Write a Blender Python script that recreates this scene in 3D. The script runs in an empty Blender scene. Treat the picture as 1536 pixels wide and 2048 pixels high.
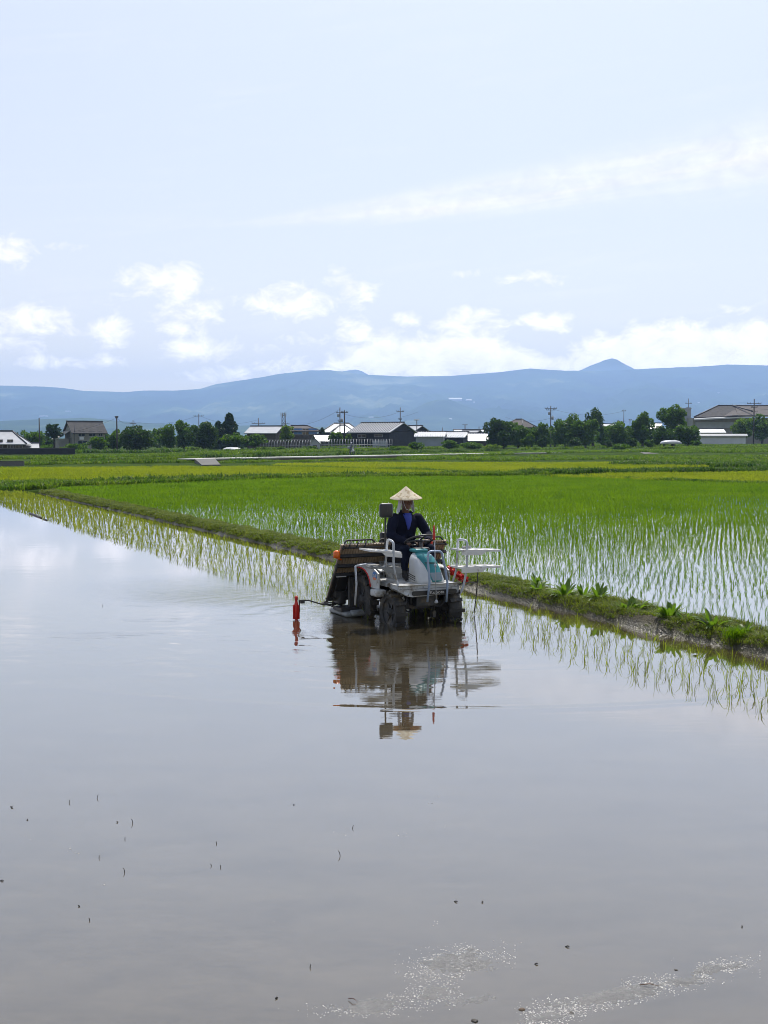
import bpy, bmesh, math, random
import numpy as np
from mathutils import Vector, Matrix, Euler, noise as mnoise
R = math.radians
C = bpy.context.scene.collection
sc = bpy.context.scene
rng = np.random.default_rng(7)
random.seed(7)

# ---------------------------------------------------------------- camera
H = 2.53
FPX = 2350.0
PITCH = math.atan(144 / FPX)
cd = bpy.data.cameras.new('camera')
cam = bpy.data.objects.new('camera', cd)
C.objects.link(cam)
cam.location = (0, 0, H)
cam.rotation_euler = (R(90) - PITCH, 0, 0)
cd.sensor_fit = 'VERTICAL'
cd.sensor_height = 24.0
cd.lens = 24.0 * FPX / 2048
cd.clip_start = 0.1
cd.clip_end = 200000
sc.camera = cam

# ---------------------------------------------------------------- sun, sky, exposure
SUN_EL, SUN_AZ = 58.0, 10.0          # azimuth clockwise from +Y (ahead of the camera)
ld = bpy.data.lights.new('sun', 'SUN')
ld.energy = 5.0
ld.angle = R(0.53)
ld.color = (1.0, 0.95, 0.88)
sun = bpy.data.objects.new('sun', ld)
C.objects.link(sun)
S = Vector((math.sin(R(SUN_AZ)) * math.cos(R(SUN_EL)), math.cos(R(SUN_AZ)) * math.cos(R(SUN_EL)), math.sin(R(SUN_EL))))
sun.rotation_euler = S.to_track_quat('Z', 'Y').to_euler()

w = bpy.data.worlds.new('World')
sc.world = w
w.use_nodes = True
wn, wl = w.node_tree.nodes, w.node_tree.links
for n in list(wn):
    wn.remove(n)
def wnode(t, **kw):
    n = wn.new(t)
    for k, v in kw.items():
        if k.startswith('i_'):
            n.inputs[k[2:].replace('_', ' ')].default_value = v
        else:
            setattr(n, k, v)
    return n
def wmath(op, a, b=None, c=None, clamp=False):
    n = wn.new('ShaderNodeMath'); n.operation = op; n.use_clamp = clamp
    for i, v in enumerate((a, b, c)):
        if v is None: continue
        if isinstance(v, (int, float)): n.inputs[i].default_value = v
        else: wl.new(v, n.inputs[i])
    return n.outputs[0]
sky = wnode('ShaderNodeTexSky', sky_type='NISHITA', sun_disc=False)
sky.sun_elevation = R(SUN_EL); sky.sun_rotation = R(SUN_AZ)
sky.altitude = 50; sky.air_density = 1.0; sky.dust_density = 2.2; sky.ozone_density = 1.6
SKY_STRENGTH = 0.15
tc = wnode('ShaderNodeTexCoord')
sep = wnode('ShaderNodeSeparateXYZ'); wl.new(tc.outputs['Generated'], sep.inputs[0])
X_, Y_, Z_ = sep.outputs
AZ = wmath('ARCTAN2', X_, Y_)
EL = wmath('ARCSINE', Z_)
comb = wnode('ShaderNodeCombineXYZ'); wl.new(AZ, comb.inputs[0]); wl.new(EL, comb.inputs[1])
def azel(px, py):
    u = (px - 768) / FPX; v = (1024 - py) / FPX
    d = Vector((u, math.cos(PITCH) + v * math.sin(PITCH), -math.sin(PITCH) + v * math.cos(PITCH))).normalized()
    return math.atan2(d.x, d.y), math.asin(d.z)
# soft noise in sky directions for cumulus
def wnoise(scale, detail, rough, stretch, dist=0.0):
    m = wnode('ShaderNodeMapping'); m.inputs['Scale'].default_value = stretch
    wl.new(comb.outputs[0], m.inputs[0])
    n = wnode('ShaderNodeTexNoise'); n.inputs['Scale'].default_value = scale
    n.inputs['Detail'].default_value = detail; n.inputs['Roughness'].default_value = rough
    n.inputs['Distortion'].default_value = dist
    wl.new(m.outputs[0], n.inputs['Vector'])
    return n.outputs[0]
nz = wnoise(38, 8, 0.62, (1, 1.5, 1), 0.35)
nz2 = wnoise(9, 4, 0.55, (1, 2.2, 1))
# cumulus: (px, py, half width, half height, strength)
BLOBS = [(335, 565, 105, 44, 1.0), (20, 500, 60, 36, .8), (120, 492, 70, 14, .6), (55, 640, 125, 44, 1.0), (30, 690, 70, 30, .8), (215, 662, 85, 30, .9),
         (370, 640, 80, 50, .95), (400, 698, 100, 34, .95), (190, 725, 95, 18, .8), (60, 720, 70, 20, .6), (425, 748, 75, 22, .9), (575, 605, 105, 44, 1.0), (700, 580, 60, 44, .9),
         (535, 700, 40, 20, .7), (580, 735, 70, 30, .9), (730, 672, 95, 44, 1.0), (620, 680, 90, 22, .6), (930, 548, 35, 16, .6), (1075, 555, 90, 22, .7),
         (935, 650, 95, 42, 1.0), (1095, 642, 80, 26, .9), (1470, 625, 50, 22, .6), (800, 640, 70, 26, .7), (860, 680, 60, 22, .7),
         (655, 742, 50, 12, 1.0), (705, 728, 60, 22, 1.2), (770, 716, 80, 32, 1.3), (850, 716, 95, 36, 1.35), (930, 714, 90, 34, 1.35), (1000, 722, 65, 26, 1.25), (1110, 728, 60, 16, 1.0), (1180, 726, 60, 20, 1.1),
         (1250, 708, 80, 34, 1.3), (1330, 698, 100, 38, 1.35), (1420, 702, 110, 36, 1.35), (1515, 698, 90, 42, 1.35), (1620, 700, 120, 40, 1.3)]
BLOBS = [(a_, b_, c_ * .85, d_ * .85, e_ * .92) if k_ < 26 else (a_, b_, c_ * 1.05, d_ * 1.05, e_ * 1.3) for k_, (a_, b_, c_, d_, e_) in enumerate(BLOBS)]
acc = None
for px, py, hw, hh, st in BLOBS:
    a, e = azel(px, py)
    dx = wmath('MULTIPLY', wmath('SUBTRACT', AZ, a), FPX / hw)
    dy = wmath('MULTIPLY', wmath('SUBTRACT', EL, e), FPX / hh)
    d2 = wmath('ADD', wmath('MULTIPLY', dx, dx), wmath('MULTIPLY', dy, dy))
    g = wmath('MULTIPLY', wmath('EXPONENT', wmath('MULTIPLY', d2, -0.75)), st)
    acc = g if acc is None else wmath('MAXIMUM', acc, g)
cum = wmath('ADD', acc, wmath('MULTIPLY', wmath('SUBTRACT', nz, 0.5), 2.1))
cum = wmath('MULTIPLY', wmath('SUBTRACT', cum, 0.39), 1.6, clamp=True)
cum = wmath('MULTIPLY', cum, wmath('MULTIPLY', acc, 3.0, clamp=True))
# cirrus veils, upper right, one long shallow fan with fibres along it
a0, e0 = azel(1100, 372); a1, _e = azel(390, 400)
run = wmath('SUBTRACT', AZ, a1)
off = wmath('SUBTRACT', wmath('SUBTRACT', EL, e0), wmath('MULTIPLY', wmath('SUBTRACT', AZ, a0), 0.112))
rotv = wnode('ShaderNodeCombineXYZ'); wl.new(wmath('MULTIPLY', AZ, 3.0), rotv.inputs[0]); wl.new(wmath('MULTIPLY', off, 42.0), rotv.inputs[1])
ncn = wnode('ShaderNodeTexNoise'); ncn.inputs['Scale'].default_value = 1.6; ncn.inputs['Detail'].default_value = 6; ncn.inputs['Roughness'].default_value = .62; ncn.inputs['Distortion'].default_value = .5
wl.new(rotv.outputs[0], ncn.inputs['Vector']); nc = ncn.outputs[0]
wid = wmath('ADD', wmath('MULTIPLY', wmath('MAXIMUM', run, 0.0), 0.052), 0.0012)
dl = wmath('DIVIDE', wmath('ADD', off, wmath('MULTIPLY', wmath('SUBTRACT', nc, .5), .012)), wid)
cir = wmath('EXPONENT', wmath('MULTIPLY', wmath('POWER', wmath('ABSOLUTE', dl), 2.6), -1.0))
cir = wmath('MULTIPLY', cir, wmath('MULTIPLY', run, 6.0, clamp=True))
cir = wmath('MULTIPLY', cir, wmath('MULTIPLY', wmath('SUBTRACT', nc, .18), 1.7, clamp=True))
veil = wmath('MULTIPLY', wmath('SUBTRACT', wmath('ADD', nc, wmath('MULTIPLY', nz2, 0.5)), 0.78), 1.2, clamp=True)
veil = wmath('MULTIPLY', veil, 0.35)
cov = wmath('MAXIMUM', wmath('MAXIMUM', cum, wmath('MULTIPLY', cir, 0.95)), veil)
mixs = wnode('ShaderNodeMix', data_type='RGBA')
# thin high haze whitens the whole sky a little
mixh = wnode('ShaderNodeMix', data_type='RGBA')
front = wmath('MULTIPLY_ADD', Y_, 0.5, 0.5, clamp=True)      # the air is milky towards the sun, clear and deep blue behind
wl.new(wmath('MULTIPLY_ADD', wmath('SMOOTH_MIN', wmath('MULTIPLY', wmath('SUBTRACT', front, 0.25), 2.0, clamp=True), 1.0, 0.1), 0.60, 0.06), mixh.inputs[0])
wl.new(sky.outputs[0], mixh.inputs[6])
mixh.inputs[7].default_value = (5.62, 5.74, 5.82, 1)
wl.new(cov, mixs.inputs[0])
wl.new(mixh.outputs[2], mixs.inputs[6])
cl_b = wmath('ADD', 6.5, wmath('MULTIPLY', wmath('EXPONENT', wmath('MULTIPLY', wmath('MAXIMUM', EL, 0.0), -14.0)), 10.0))   # sunlit cumulus is far brighter than the sky
cl_b = wmath('MULTIPLY', cl_b, wmath('MULTIPLY_ADD', nz, 0.9, 0.58))
cl_c = wnode('ShaderNodeCombineXYZ'); wl.new(wmath('MULTIPLY', cl_b, 1.06), cl_c.inputs[0]); wl.new(cl_b, cl_c.inputs[1]); wl.new(wmath('MULTIPLY', cl_b, .97), cl_c.inputs[2])
wl.new(cl_c.outputs[0], mixs.inputs[7])
# the bright hazy air low over the horizon and an added, unseen aureole round the sun that brightens the water
low = wmath('MULTIPLY', wmath('EXPONENT', wmath('MULTIPLY', wmath('MAXIMUM', EL, 0.0), -12.0)), 1.0)
dots = wnode('ShaderNodeVectorMath', operation='DOT_PRODUCT'); wl.new(tc.outputs['Generated'], dots.inputs[0]); dots.inputs[1].default_value = S
aur = wmath('POWER', wmath('MAXIMUM', dots.outputs['Value'], 0.0), 9.0)
addv = wnode('ShaderNodeVectorMath', operation='MULTIPLY_ADD')
lowv = wnode('ShaderNodeCombineXYZ')
for i, (cl, ca) in enumerate(((8.5, 2.5), (5.8, 2.4), (1.4, 2.4))):
    wl.new(wmath('ADD', wmath('MULTIPLY', low, cl), wmath('MULTIPLY', aur, ca)), lowv.inputs[i])
wl.new(lowv.outputs[0], addv.inputs[0]); addv.inputs[1].default_value = (1, 1, 1); wl.new(mixs.outputs[2], addv.inputs[2])
bg = wnode('ShaderNodeBackground'); bg.inputs[1].default_value = SKY_STRENGTH
wl.new(addv.outputs[0], bg.inputs[0])
wo = wnode('ShaderNodeOutputWorld'); wl.new(bg.outputs[0], wo.inputs[0])
w.cycles.sampling_method = 'MANUAL'; w.cycles.sample_map_resolution = 512

sc.view_settings.view_transform = 'Standard'
sc.view_settings.look = 'None'
sc.view_settings.exposure = 0.0
sc.view_settings.gamma = 1.0
sc.render.engine = 'CYCLES'
sc.cycles.max_bounces = 10
sc.cycles.diffuse_bounces = 3
sc.cycles.glossy_bounces = 4
sc.cycles.transmission_bounces = 4
sc.cycles.transparent_max_bounces = 8
sc.cycles.volume_bounces = 3
sc.cycles.caustics_reflective = False
sc.cycles.caustics_refractive = False
sc.cycles.sample_clamp_indirect = 6.0
sc.cycles.use_denoising = True
sc.cycles.denoiser = 'OPENIMAGEDENOISE'
sc.cycles.denoising_input_passes = 'RGB_ALBEDO_NORMAL'
sc.cycles.denoising_prefilter = 'ACCURATE'
sc.cycles.filter_width = 0.95
sc.cycles.use_adaptive_sampling = False
sc.cycles.use_light_tree = False

# ---------------------------------------------------------------- helpers
def P(px, py, z=0.0):
    """ground point (x, y) at height z seen at a pixel of the photograph"""
    u = (px - 768) / FPX; v = (1024 - py) / FPX
    d = (u, math.cos(PITCH) + v * math.sin(PITCH), -math.sin(PITCH) + v * math.cos(PITCH))
    k = (z - H) / d[2]
    return (d[0] * k, d[1] * k)
def at(px, py, Y):
    u = (px - 768) / FPX; v = (1024 - py) / FPX
    d = (u, math.cos(PITCH) + v * math.sin(PITCH), -math.sin(PITCH) + v * math.cos(PITCH))
    k = Y / d[1]
    return Vector((d[0] * k, Y, H + d[2] * k))

def new_mat(name):
    m = bpy.data.materials.new(name); m.use_nodes = True
    nt = m.node_tree
    return m, nt, nt.nodes['Principled BSDF'], nt.nodes['Material Output']
def setc(n, name, v):
    s = n.inputs[name]
    s.default_value = v if not isinstance(v, tuple) or len(v) == 4 or len(v) == 2 else (*v, 1)
def mat(name, col, rough=0.6, metal=0.0, var=0.0, vscale=8.0, spec=None, bump=0.0, bscale=40.0, dirt=None, dirt_amt=0.5, dscale=3.0):
    """paint, plastic, timber ...: base colour with a slow noise variation, optional dirt patches and fine bump"""
    m, nt, b, o = new_mat(name)
    setc(b, 'Roughness', rough); setc(b, 'Metallic', metal)
    if spec is not None: setc(b, 'Specular IOR Level', spec)
    t = nt.nodes.new('ShaderNodeTexCoord')
    src = None
    if var > 0:
        n = nt.nodes.new('ShaderNodeTexNoise'); n.inputs['Scale'].default_value = vscale; n.inputs['Detail'].default_value = 5
        nt.links.new(t.outputs['Object'], n.inputs['Vector'])
        mr = nt.nodes.new('ShaderNodeMapRange'); mr.inputs[1].default_value = 0.3; mr.inputs[2].default_value = 0.7
        mr.inputs[3].default_value = 1 - var; mr.inputs[4].default_value = 1 + var
        nt.links.new(n.outputs[0], mr.inputs[0])
        mx = nt.nodes.new('ShaderNodeVectorMath'); mx.operation = 'SCALE'; mx.inputs[0].default_value = col
        nt.links.new(mr.outputs[0], mx.inputs['Scale']); src = mx.outputs[0]
    if dirt is not None:
        n = nt.nodes.new('ShaderNodeTexNoise'); n.inputs['Scale'].default_value = dscale; n.inputs['Detail'].default_value = 8; n.inputs['Roughness'].default_value = .65
        nt.links.new(t.outputs['Object'], n.inputs['Vector'])
        mr = nt.nodes.new('ShaderNodeMapRange'); mr.inputs[1].default_value = 0.68 - dirt_amt * .3; mr.inputs[2].default_value = 0.78 - dirt_amt * .2
        nt.links.new(n.outputs[0], mr.inputs[0])
        mx = nt.nodes.new('ShaderNodeMix'); mx.data_type = 'RGBA'
        nt.links.new(mr.outputs[0], mx.inputs[0])
        if src: nt.links.new(src, mx.inputs[6])
        else: mx.inputs[6].default_value = (*col, 1)
        mx.inputs[7].default_value = (*dirt, 1); src = mx.outputs[2]
    if src: nt.links.new(src, b.inputs['Base Color'])
    else: setc(b, 'Base Color', col)
    if bump > 0:
        n = nt.nodes.new('ShaderNodeTexNoise'); n.inputs['Scale'].default_value = bscale; n.inputs['Detail'].default_value = 4
        nt.links.new(t.outputs['Object'], n.inputs['Vector'])
        bp = nt.nodes.new('ShaderNodeBump'); bp.inputs['Strength'].default_value = bump; bp.inputs['Distance'].default_value = 0.02
        nt.links.new(n.outputs[0], bp.inputs['Height']); nt.links.new(bp.outputs[0], b.inputs['Normal'])
    return m
def leaf_mat(name, c1, c2, trans=0.45, scale=1.5, c3=None, tcol=1.7, gloss=0.3):
    """leaves and blades: diffuse + translucent, colour from noise between c1 and c2 (clumps) and fine noise to c3"""
    m, nt, b, o = new_mat(name)
    t = nt.nodes.new('ShaderNodeTexCoord')
    n = nt.nodes.new('ShaderNodeTexNoise'); n.inputs['Scale'].default_value = scale; n.inputs['Detail'].default_value = 6; n.inputs['Roughness'].default_value = .65
    nt.links.new(t.outputs['Object'], n.inputs['Vector'])
    mr = nt.nodes.new('ShaderNodeMapRange'); mr.inputs[1].default_value = 0.33; mr.inputs[2].default_value = 0.67
    nt.links.new(n.outputs[0], mr.inputs[0])
    mx = nt.nodes.new('ShaderNodeMix'); mx.data_type = 'RGBA'; mx.inputs[6].default_value = (*c1, 1); mx.inputs[7].default_value = (*c2, 1)
    nt.links.new(mr.outputs[0], mx.inputs[0]); src = mx.outputs[2]
    if c3 is not None:
        n2 = nt.nodes.new('ShaderNodeTexNoise'); n2.inputs['Scale'].default_value = scale * 13; n2.inputs['Detail'].default_value = 2
        nt.links.new(t.outputs['Object'], n2.inputs['Vector'])
        mr2 = nt.nodes.new('ShaderNodeMapRange'); mr2.inputs[1].default_value = 0.56; mr2.inputs[2].default_value = 0.7; mr2.inputs[4].default_value = .8
        nt.links.new(n2.outputs[0], mr2.inputs[0])
        mx2 = nt.nodes.new('ShaderNodeMix'); mx2.data_type = 'RGBA'; mx2.inputs[7].default_value = (*c3, 1)
        nt.links.new(mr2.outputs[0], mx2.inputs[0]); nt.links.new(src, mx2.inputs[6]); src = mx2.outputs[2]
    nt.links.new(src, b.inputs['Base Color']); setc(b, 'Roughness', 0.45); setc(b, 'Specular IOR Level', gloss)
    tr = nt.nodes.new('ShaderNodeBsdfTranslucent')
    sc_ = nt.nodes.new('ShaderNodeVectorMath'); sc_.operation = 'MULTIPLY'; sc_.inputs[1].default_value = (tcol, tcol * 1.05, tcol * .55)
    nt.links.new(src, sc_.inputs[0]); nt.links.new(sc_.outputs[0], tr.inputs[0])
    ms = nt.nodes.new('ShaderNodeMixShader'); ms.inputs[0].default_value = trans
    nt.links.new(b.outputs[0], ms.inputs[1]); nt.links.new(tr.outputs[0], ms.inputs[2]); nt.links.new(ms.outputs[0], o.inputs[0])
    return m

class MB:
    """collects shapes, then links them as ONE mesh object"""
    def __init__(s): s.v = []; s.f = []; s.mi = []; s.cur = 0; s.sm = []
    def add(s, vs, fs, smooth=False):
        o = len(s.v); s.v += [tuple(v) for v in vs]
        for f in fs: s.f.append(tuple(i + o for i in f)); s.mi.append(s.cur); s.sm.append(smooth)
        return s
    def box(s, c, d, rot=None, taper=(1, 1)):
        x, y, z = d[0] / 2, d[1] / 2, d[2] / 2
        vs = [Vector((sx * x * (taper[0] if sz > 0 else 1), sy * y * (taper[1] if sz > 0 else 1), sz * z)) for sz in (-1, 1) for sy in (-1, 1) for sx in (-1, 1)]
        if rot is not None:
            m = Euler(rot).to_matrix(); vs = [m @ v for v in vs]
        c = Vector(c)
        return s.add([v + c for v in vs], [(0, 2, 3, 1), (4, 5, 7, 6), (0, 1, 5, 4), (2, 6, 7, 3), (0, 4, 6, 2), (1, 3, 7, 5)])
    def bbox(s, c, d, r, rot=None, n=3):
        """box with rounded vertical+horizontal edges (superellipse rings)"""
        x, y, z = d[0] / 2, d[1] / 2, d[2] / 2; r = min(r, x, y, z)
        rings = []
        for k in range(n + 1):
            a = math.pi / 2 * k / n; rings.append((-z + r - r * math.cos(a) if False else -z + r * (1 - math.sin(a)), r * (1 - math.cos(a))))
        prof = [(zz, ins) for zz, ins in reversed(rings)]
        prof = [(-z + r * (1 - math.cos(math.pi / 2 * k / n)), r * (1 - math.sin(math.pi / 2 * k / n))) for k in range(n + 1)]
        prof = prof + [(-zz, ins) for zz, ins in reversed(prof)]
        vs = []; m = Euler(rot).to_matrix() if rot is not None else None; c = Vector(c); K = 4 * (n + 1)
        for zz, ins in prof:
            for q, (sx, sy) in enumerate(((1, 1), (-1, 1), (-1, -1), (1, -1))):
                for k in range(n + 1):
                    a = math.pi / 2 * (q + k / n); rr = max(r - ins, 1e-4)
                    v = Vector((sx * (x - r) + rr * math.cos(a), sy * (y - r) + rr * math.sin(a), zz))
                    vs.append((m @ v if m else v) + c)
        L = len(prof)
        fs = [tuple(range(K - 1, -1, -1)), tuple(range((L - 1) * K, L * K))]
        for i in range(L - 1):
            for j in range(K):
                fs.append((i * K + j, i * K + (j + 1) % K, (i + 1) * K + (j + 1) % K, (i + 1) * K + j))
        return s.add(vs, fs, True)
    def tube(s, pts, r, n=8, cap=True, closed=False):
        pts = [Vector(p) for p in pts]; N = len(pts); rs = r if isinstance(r, (list, tuple)) else [r] * N
        vs = []; up = None
        for i, p in enumerate(pts):
            if closed: t = (pts[(i + 1) % N] - pts[i - 1])
            else: t = pts[min(i + 1, N - 1)] - pts[max(i - 1, 0)]
            t = t.normalized() if t.length > 1e-9 else Vector((0, 0, 1))
            if up is None: up = t.orthogonal().normalized()
            up = (up - t * up.dot(t)); up = up.normalized() if up.length > 1e-6 else t.orthogonal().normalized()
            b = t.cross(up)
            for k in range(n):
                a = 2 * math.pi * k / n; vs.append(p + (up * math.cos(a) + b * math.sin(a)) * rs[i])
        fs = []
        for i in range(N if closed else N - 1):
            for k in range(n):
                j = (i + 1) % N; fs.append((i * n + k, i * n + (k + 1) % n, j * n + (k + 1) % n, j * n + k))
        if cap and not closed: fs += [tuple(range(n - 1, -1, -1)), tuple(range((N - 1) * n, N * n))]
        return s.add(vs, fs, True)
    def lathe(s, prof, c=(0, 0, 0), axis='Z', n=20, cap=True):
        vs = []; c = Vector(c)
        for r, z in prof:
            for k in range(n):
                a = 2 * math.pi * k / n; x, y = r * math.cos(a), r * math.sin(a)
                v = {'Z': (x, y, z), 'X': (z, x, y), 'Y': (y, z, x)}[axis]; vs.append(Vector(v) + c)
        fs = []
        for i in range(len(prof) - 1):
            for k in range(n): fs.append((i * n + k, i * n + (k + 1) % n, (i + 1) * n + (k + 1) % n, (i + 1) * n + k))
        if cap: fs += [tuple(range(n - 1, -1, -1)), tuple(range((len(prof) - 1) * n, len(prof) * n))]
        return s.add(vs, fs, True)
    def prism(s, outline, vec, smooth=False):
        """outline: 3-D polygon, extruded by vec"""
        a = [Vector(p) for p in outline]; v = Vector(vec); n = len(a)
        return s.add(a + [p + v for p in a], [tuple(range(n - 1, -1, -1)), tuple(range(n, 2 * n))] + [(i, (i + 1) % n, n + (i + 1) % n, n + i) for i in range(n)], smooth)
    def loft(s, rings, cap=True, smooth=True, closed=True):
        n = len(rings[0]); vs = [v for r in rings for v in r]; fs = []
        for i in range(len(rings) - 1):
            for k in range(n if closed else n - 1): fs.append((i * n + k, i * n + (k + 1) % n, (i + 1) * n + (k + 1) % n, (i + 1) * n + k))
        if cap and closed: fs += [tuple(range(n - 1, -1, -1)), tuple(range((len(rings) - 1) * n, len(rings) * n))]
        return s.add(vs, fs, smooth)
    def build(s, name, m, parent=None, loc=None):
        me = bpy.data.meshes.new(name); me.from_pydata(s.v, [], s.f)
        ms = m if isinstance(m, (list, tuple)) else [m]
        for x in ms: me.materials.append(x)
        me.polygons.foreach_set('use_smooth', s.sm)
        if len(ms) > 1: me.polygons.foreach_set('material_index', s.mi)
        me.update()
        o = bpy.data.objects.new(name, me); C.objects.link(o)
        if parent is not None: o.parent = parent
        if loc is not None: o.location = loc
        return o
def np_mesh(name, V, quads=None, tris=None, m=None, smooth=False):
    """big mesh straight from arrays"""
    me = bpy.data.meshes.new(name)
    nq = 0 if quads is None else len(quads); ntr = 0 if tris is None else len(tris)
    me.vertices.add(len(V)); me.vertices.foreach_set('co', np.ascontiguousarray(V, dtype=np.float32).ravel())
    li = []; ls = []
    if nq: li.append(np.asarray(quads).ravel()); ls.append(np.arange(nq) * 4)
    if ntr: li.append(np.asarray(tris).ravel()); ls.append(nq * 4 + np.arange(ntr) * 3)
    li = np.concatenate(li).astype(np.int32); ls = np.concatenate(ls).astype(np.int32)
    me.loops.add(len(li)); me.loops.foreach_set('vertex_index', li)
    me.polygons.add(nq + ntr); me.polygons.foreach_set('loop_start', ls)
    if smooth: me.polygons.foreach_set('use_smooth', np.ones(nq + ntr, dtype=bool))
    me.update(calc_edges=True); me.validate()
    if m: me.materials.append(m)
    o = bpy.data.objects.new(name, me); C.objects.link(o)
    return o
def tag(o, label=None, cat=None, group=None, kind=None):
    if label: o['label'] = label
    if cat: o['category'] = cat
    if group: o['group'] = group
    if kind: o['kind'] = kind
    return o
def thing(name, label, cat, loc=(0, 0, 0), rz=0.0, group=None):
    o = bpy.data.objects.new(name, None); C.objects.link(o); o.empty_display_size = .2
    o.location = loc; o.rotation_euler = (0, 0, rz)
    return tag(o, label, cat, group)
def copy_tree(o, parent=None):
    c = o.copy(); C.objects.link(c)
    if parent is not None: c.parent = parent
    for ch in list(o.children): copy_tree(ch, c)
    return c
def fbm(x, y, z=0.0, oct=4):
    return mnoise.fractal(Vector((x, y, z)), 0.55, 2.0, oct)

# field axes: the bank runs along EB (away from the camera), ER is square to it (to the right)
PHI = R(26.4)
ER = Vector((math.cos(PHI), math.sin(PHI), 0)); EB = Vector((-math.sin(PHI), math.cos(PHI), 0))
BANK0 = Vector((*P(157, 1005), 0))
def bk(s, t, z=0.0):
    """bank coordinates: s metres right of the bank's water edge, t metres along it (0 = far left corner area)"""
    return Vector((BANK0.x + ER.x * s + EB.x * t, BANK0.y + ER.y * s + EB.y * t, z))
def to_bk(x, y):
    dx, dy = x - BANK0.x, y - BANK0.y
    return dx * ER.x + dy * ER.y, dx * EB.x + dy * EB.y
# ---------------------------------------------------------------- ground, land, mountains
def grid_obj(name, xs, ys, zf, m, smooth=True):
    X, Y = np.meshgrid(xs, ys); nx, ny = len(xs), len(ys)
    Z = np.array([[zf(x, y) for x in xs] for y in ys])
    V = np.stack([X, Y, Z], -1).reshape(-1, 3)
    i = np.arange((ny - 1) * (nx - 1)); r, c_ = i // (nx - 1), i % (nx - 1); a = r * nx + c_
    return np_mesh(name, V, quads=np.stack([a, a + 1, a + nx + 1, a + nx], -1), m=m, smooth=smooth)

m_mud = mat('mud', (.085, .062, .036), .55, var=.35, vscale=3, bump=.5, bscale=25)
g = grid_obj('ground', np.linspace(-40000, 40000, 9), np.array([-2000, -50, 60, 500, 3000, 12000, 40000.]), lambda x, y: -.32, m_mud, False)
tag(g, kind='structure')

def land_z(x, y):
    k = min(1, max(0, (x + 60) / 160)); q = min(1, max(0, (y - 150) / 100)); q = q * q * (3 - 2 * q)
    far = min(1, max(0, (y - 500) / 3000))
    return .06 + q * (.1 + .95 * k) + far * 8
m_land = mat('soil_and_turf', (.035, .062, .009), 1.0, var=.5, vscale=.4, spec=.02)

# mountains: ridge lines traced, each massif with its own distance and depth
def massif(name, ridge, d_ridge, d_foot, d_back, m, seed, rough=1.0, foot_z=-5.0, x0=-900, x1=2500, step=7, rows=70):
    rp = sorted(ridge); rx = [p[0] for p in rp]; ry = [p[1] for p in rp]
    pxs = np.arange(x0, x1, step)
    V = []; nb = 14
    for j in range(rows + nb):
        for px in pxs:
            y = np.interp(px, rx, ry)
            top = at(px, y, d_ridge)
            if j < rows:
                k = j / (rows - 1); D = d_foot + (d_ridge - d_foot) * k
                p = at(px, 880, D)
                sx, sy = p.x / 1000, D / 1000
                prof = k ** 1.55
                gul = fbm(sx * 1.1 + seed, sy * .45, seed, 6)
                fine = fbm(sx * 5 + seed, sy * 3.0, seed + 4, 5)
                z = foot_z + (top.z - foot_z) * prof
                z += rough * (top.z - foot_z) * (.34 * gul + .10 * fine) * (k * (1 - k) * 3.0) ** .7 * (1 if k < 1 else 0)
                if k > .93: z = min(z, top.z)
                z += rough * (top.z) * .012 * fine * (k > .9)
            else:
                k = (j - rows + 1) / nb; D = d_ridge + (d_back - d_ridge) * k
                p = at(px, 880, D)
                z = foot_z + (top.z - foot_z) * (1 - k) ** 1.3
            V.append((p.x, D, z))
    n = len(pxs); ny = rows + nb
    i = np.arange((ny - 1) * (n - 1)); r, c_ = i // (n - 1), i % (n - 1); a = r * n + c_
    o = np_mesh(name, np.array(V), quads=np.stack([a, a + 1, a + n + 1, a + n], -1), m=m, smooth=True)
    return tag(o, kind='structure')
def forest_mat(name, c1, c2, c3, sc1):
    m, nt, b, o = new_mat(name)
    t = nt.nodes.new('ShaderNodeTexCoord')
    n = nt.nodes.new('ShaderNodeTexNoise'); n.inputs['Scale'].default_value = sc1; n.inputs['Detail'].default_value = 9; n.inputs['Roughness'].default_value = .62
    nt.links.new(t.outputs['Object'], n.inputs['Vector'])
    cr = nt.nodes.new('ShaderNodeValToRGB')
    cr.color_ramp.elements[0].position = .4; cr.color_ramp.elements[0].color = (*c1, 1)
    cr.color_ramp.elements[1].position = .58; cr.color_ramp.elements[1].color = (*c2, 1)
    e = cr.color_ramp.elements.new(.68); e.color = (*c3, 1)
    nt.links.new(n.outputs[0], cr.inputs[0]); nt.links.new(cr.outputs[0], b.inputs['Base Color'])
    setc(b, 'Roughness', 1.0); setc(b, 'Specular IOR Level', 0.0)
    return m
m_forest = forest_mat('mountain_forest', (.010, .025, .010), (.035, .07, .02), (.20, .22, .10), .0011)
m_foot = forest_mat('foothill_forest', (.02, .045, .015), (.05, .085, .025), (.16, .18, .08), .004)
massif('mountain', [(-900, 775), (-300, 768), (0, 771), (80, 773), (130, 776), (170, 782), (250, 784), (290, 781), (350, 781), (400, 778), (430, 769), (500, 758), (560, 748), (620, 741), (660, 740), (720, 748),
    (800, 753), (900, 752), (1000, 744), (1060, 737), (1120, 741), (1200, 742), (1300, 737), (1400, 733), (1450, 729), (1536, 731), (1800, 742), (2500, 775)], 11000, 5600, 12600, m_forest, 3.1, rough=.45)
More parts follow.
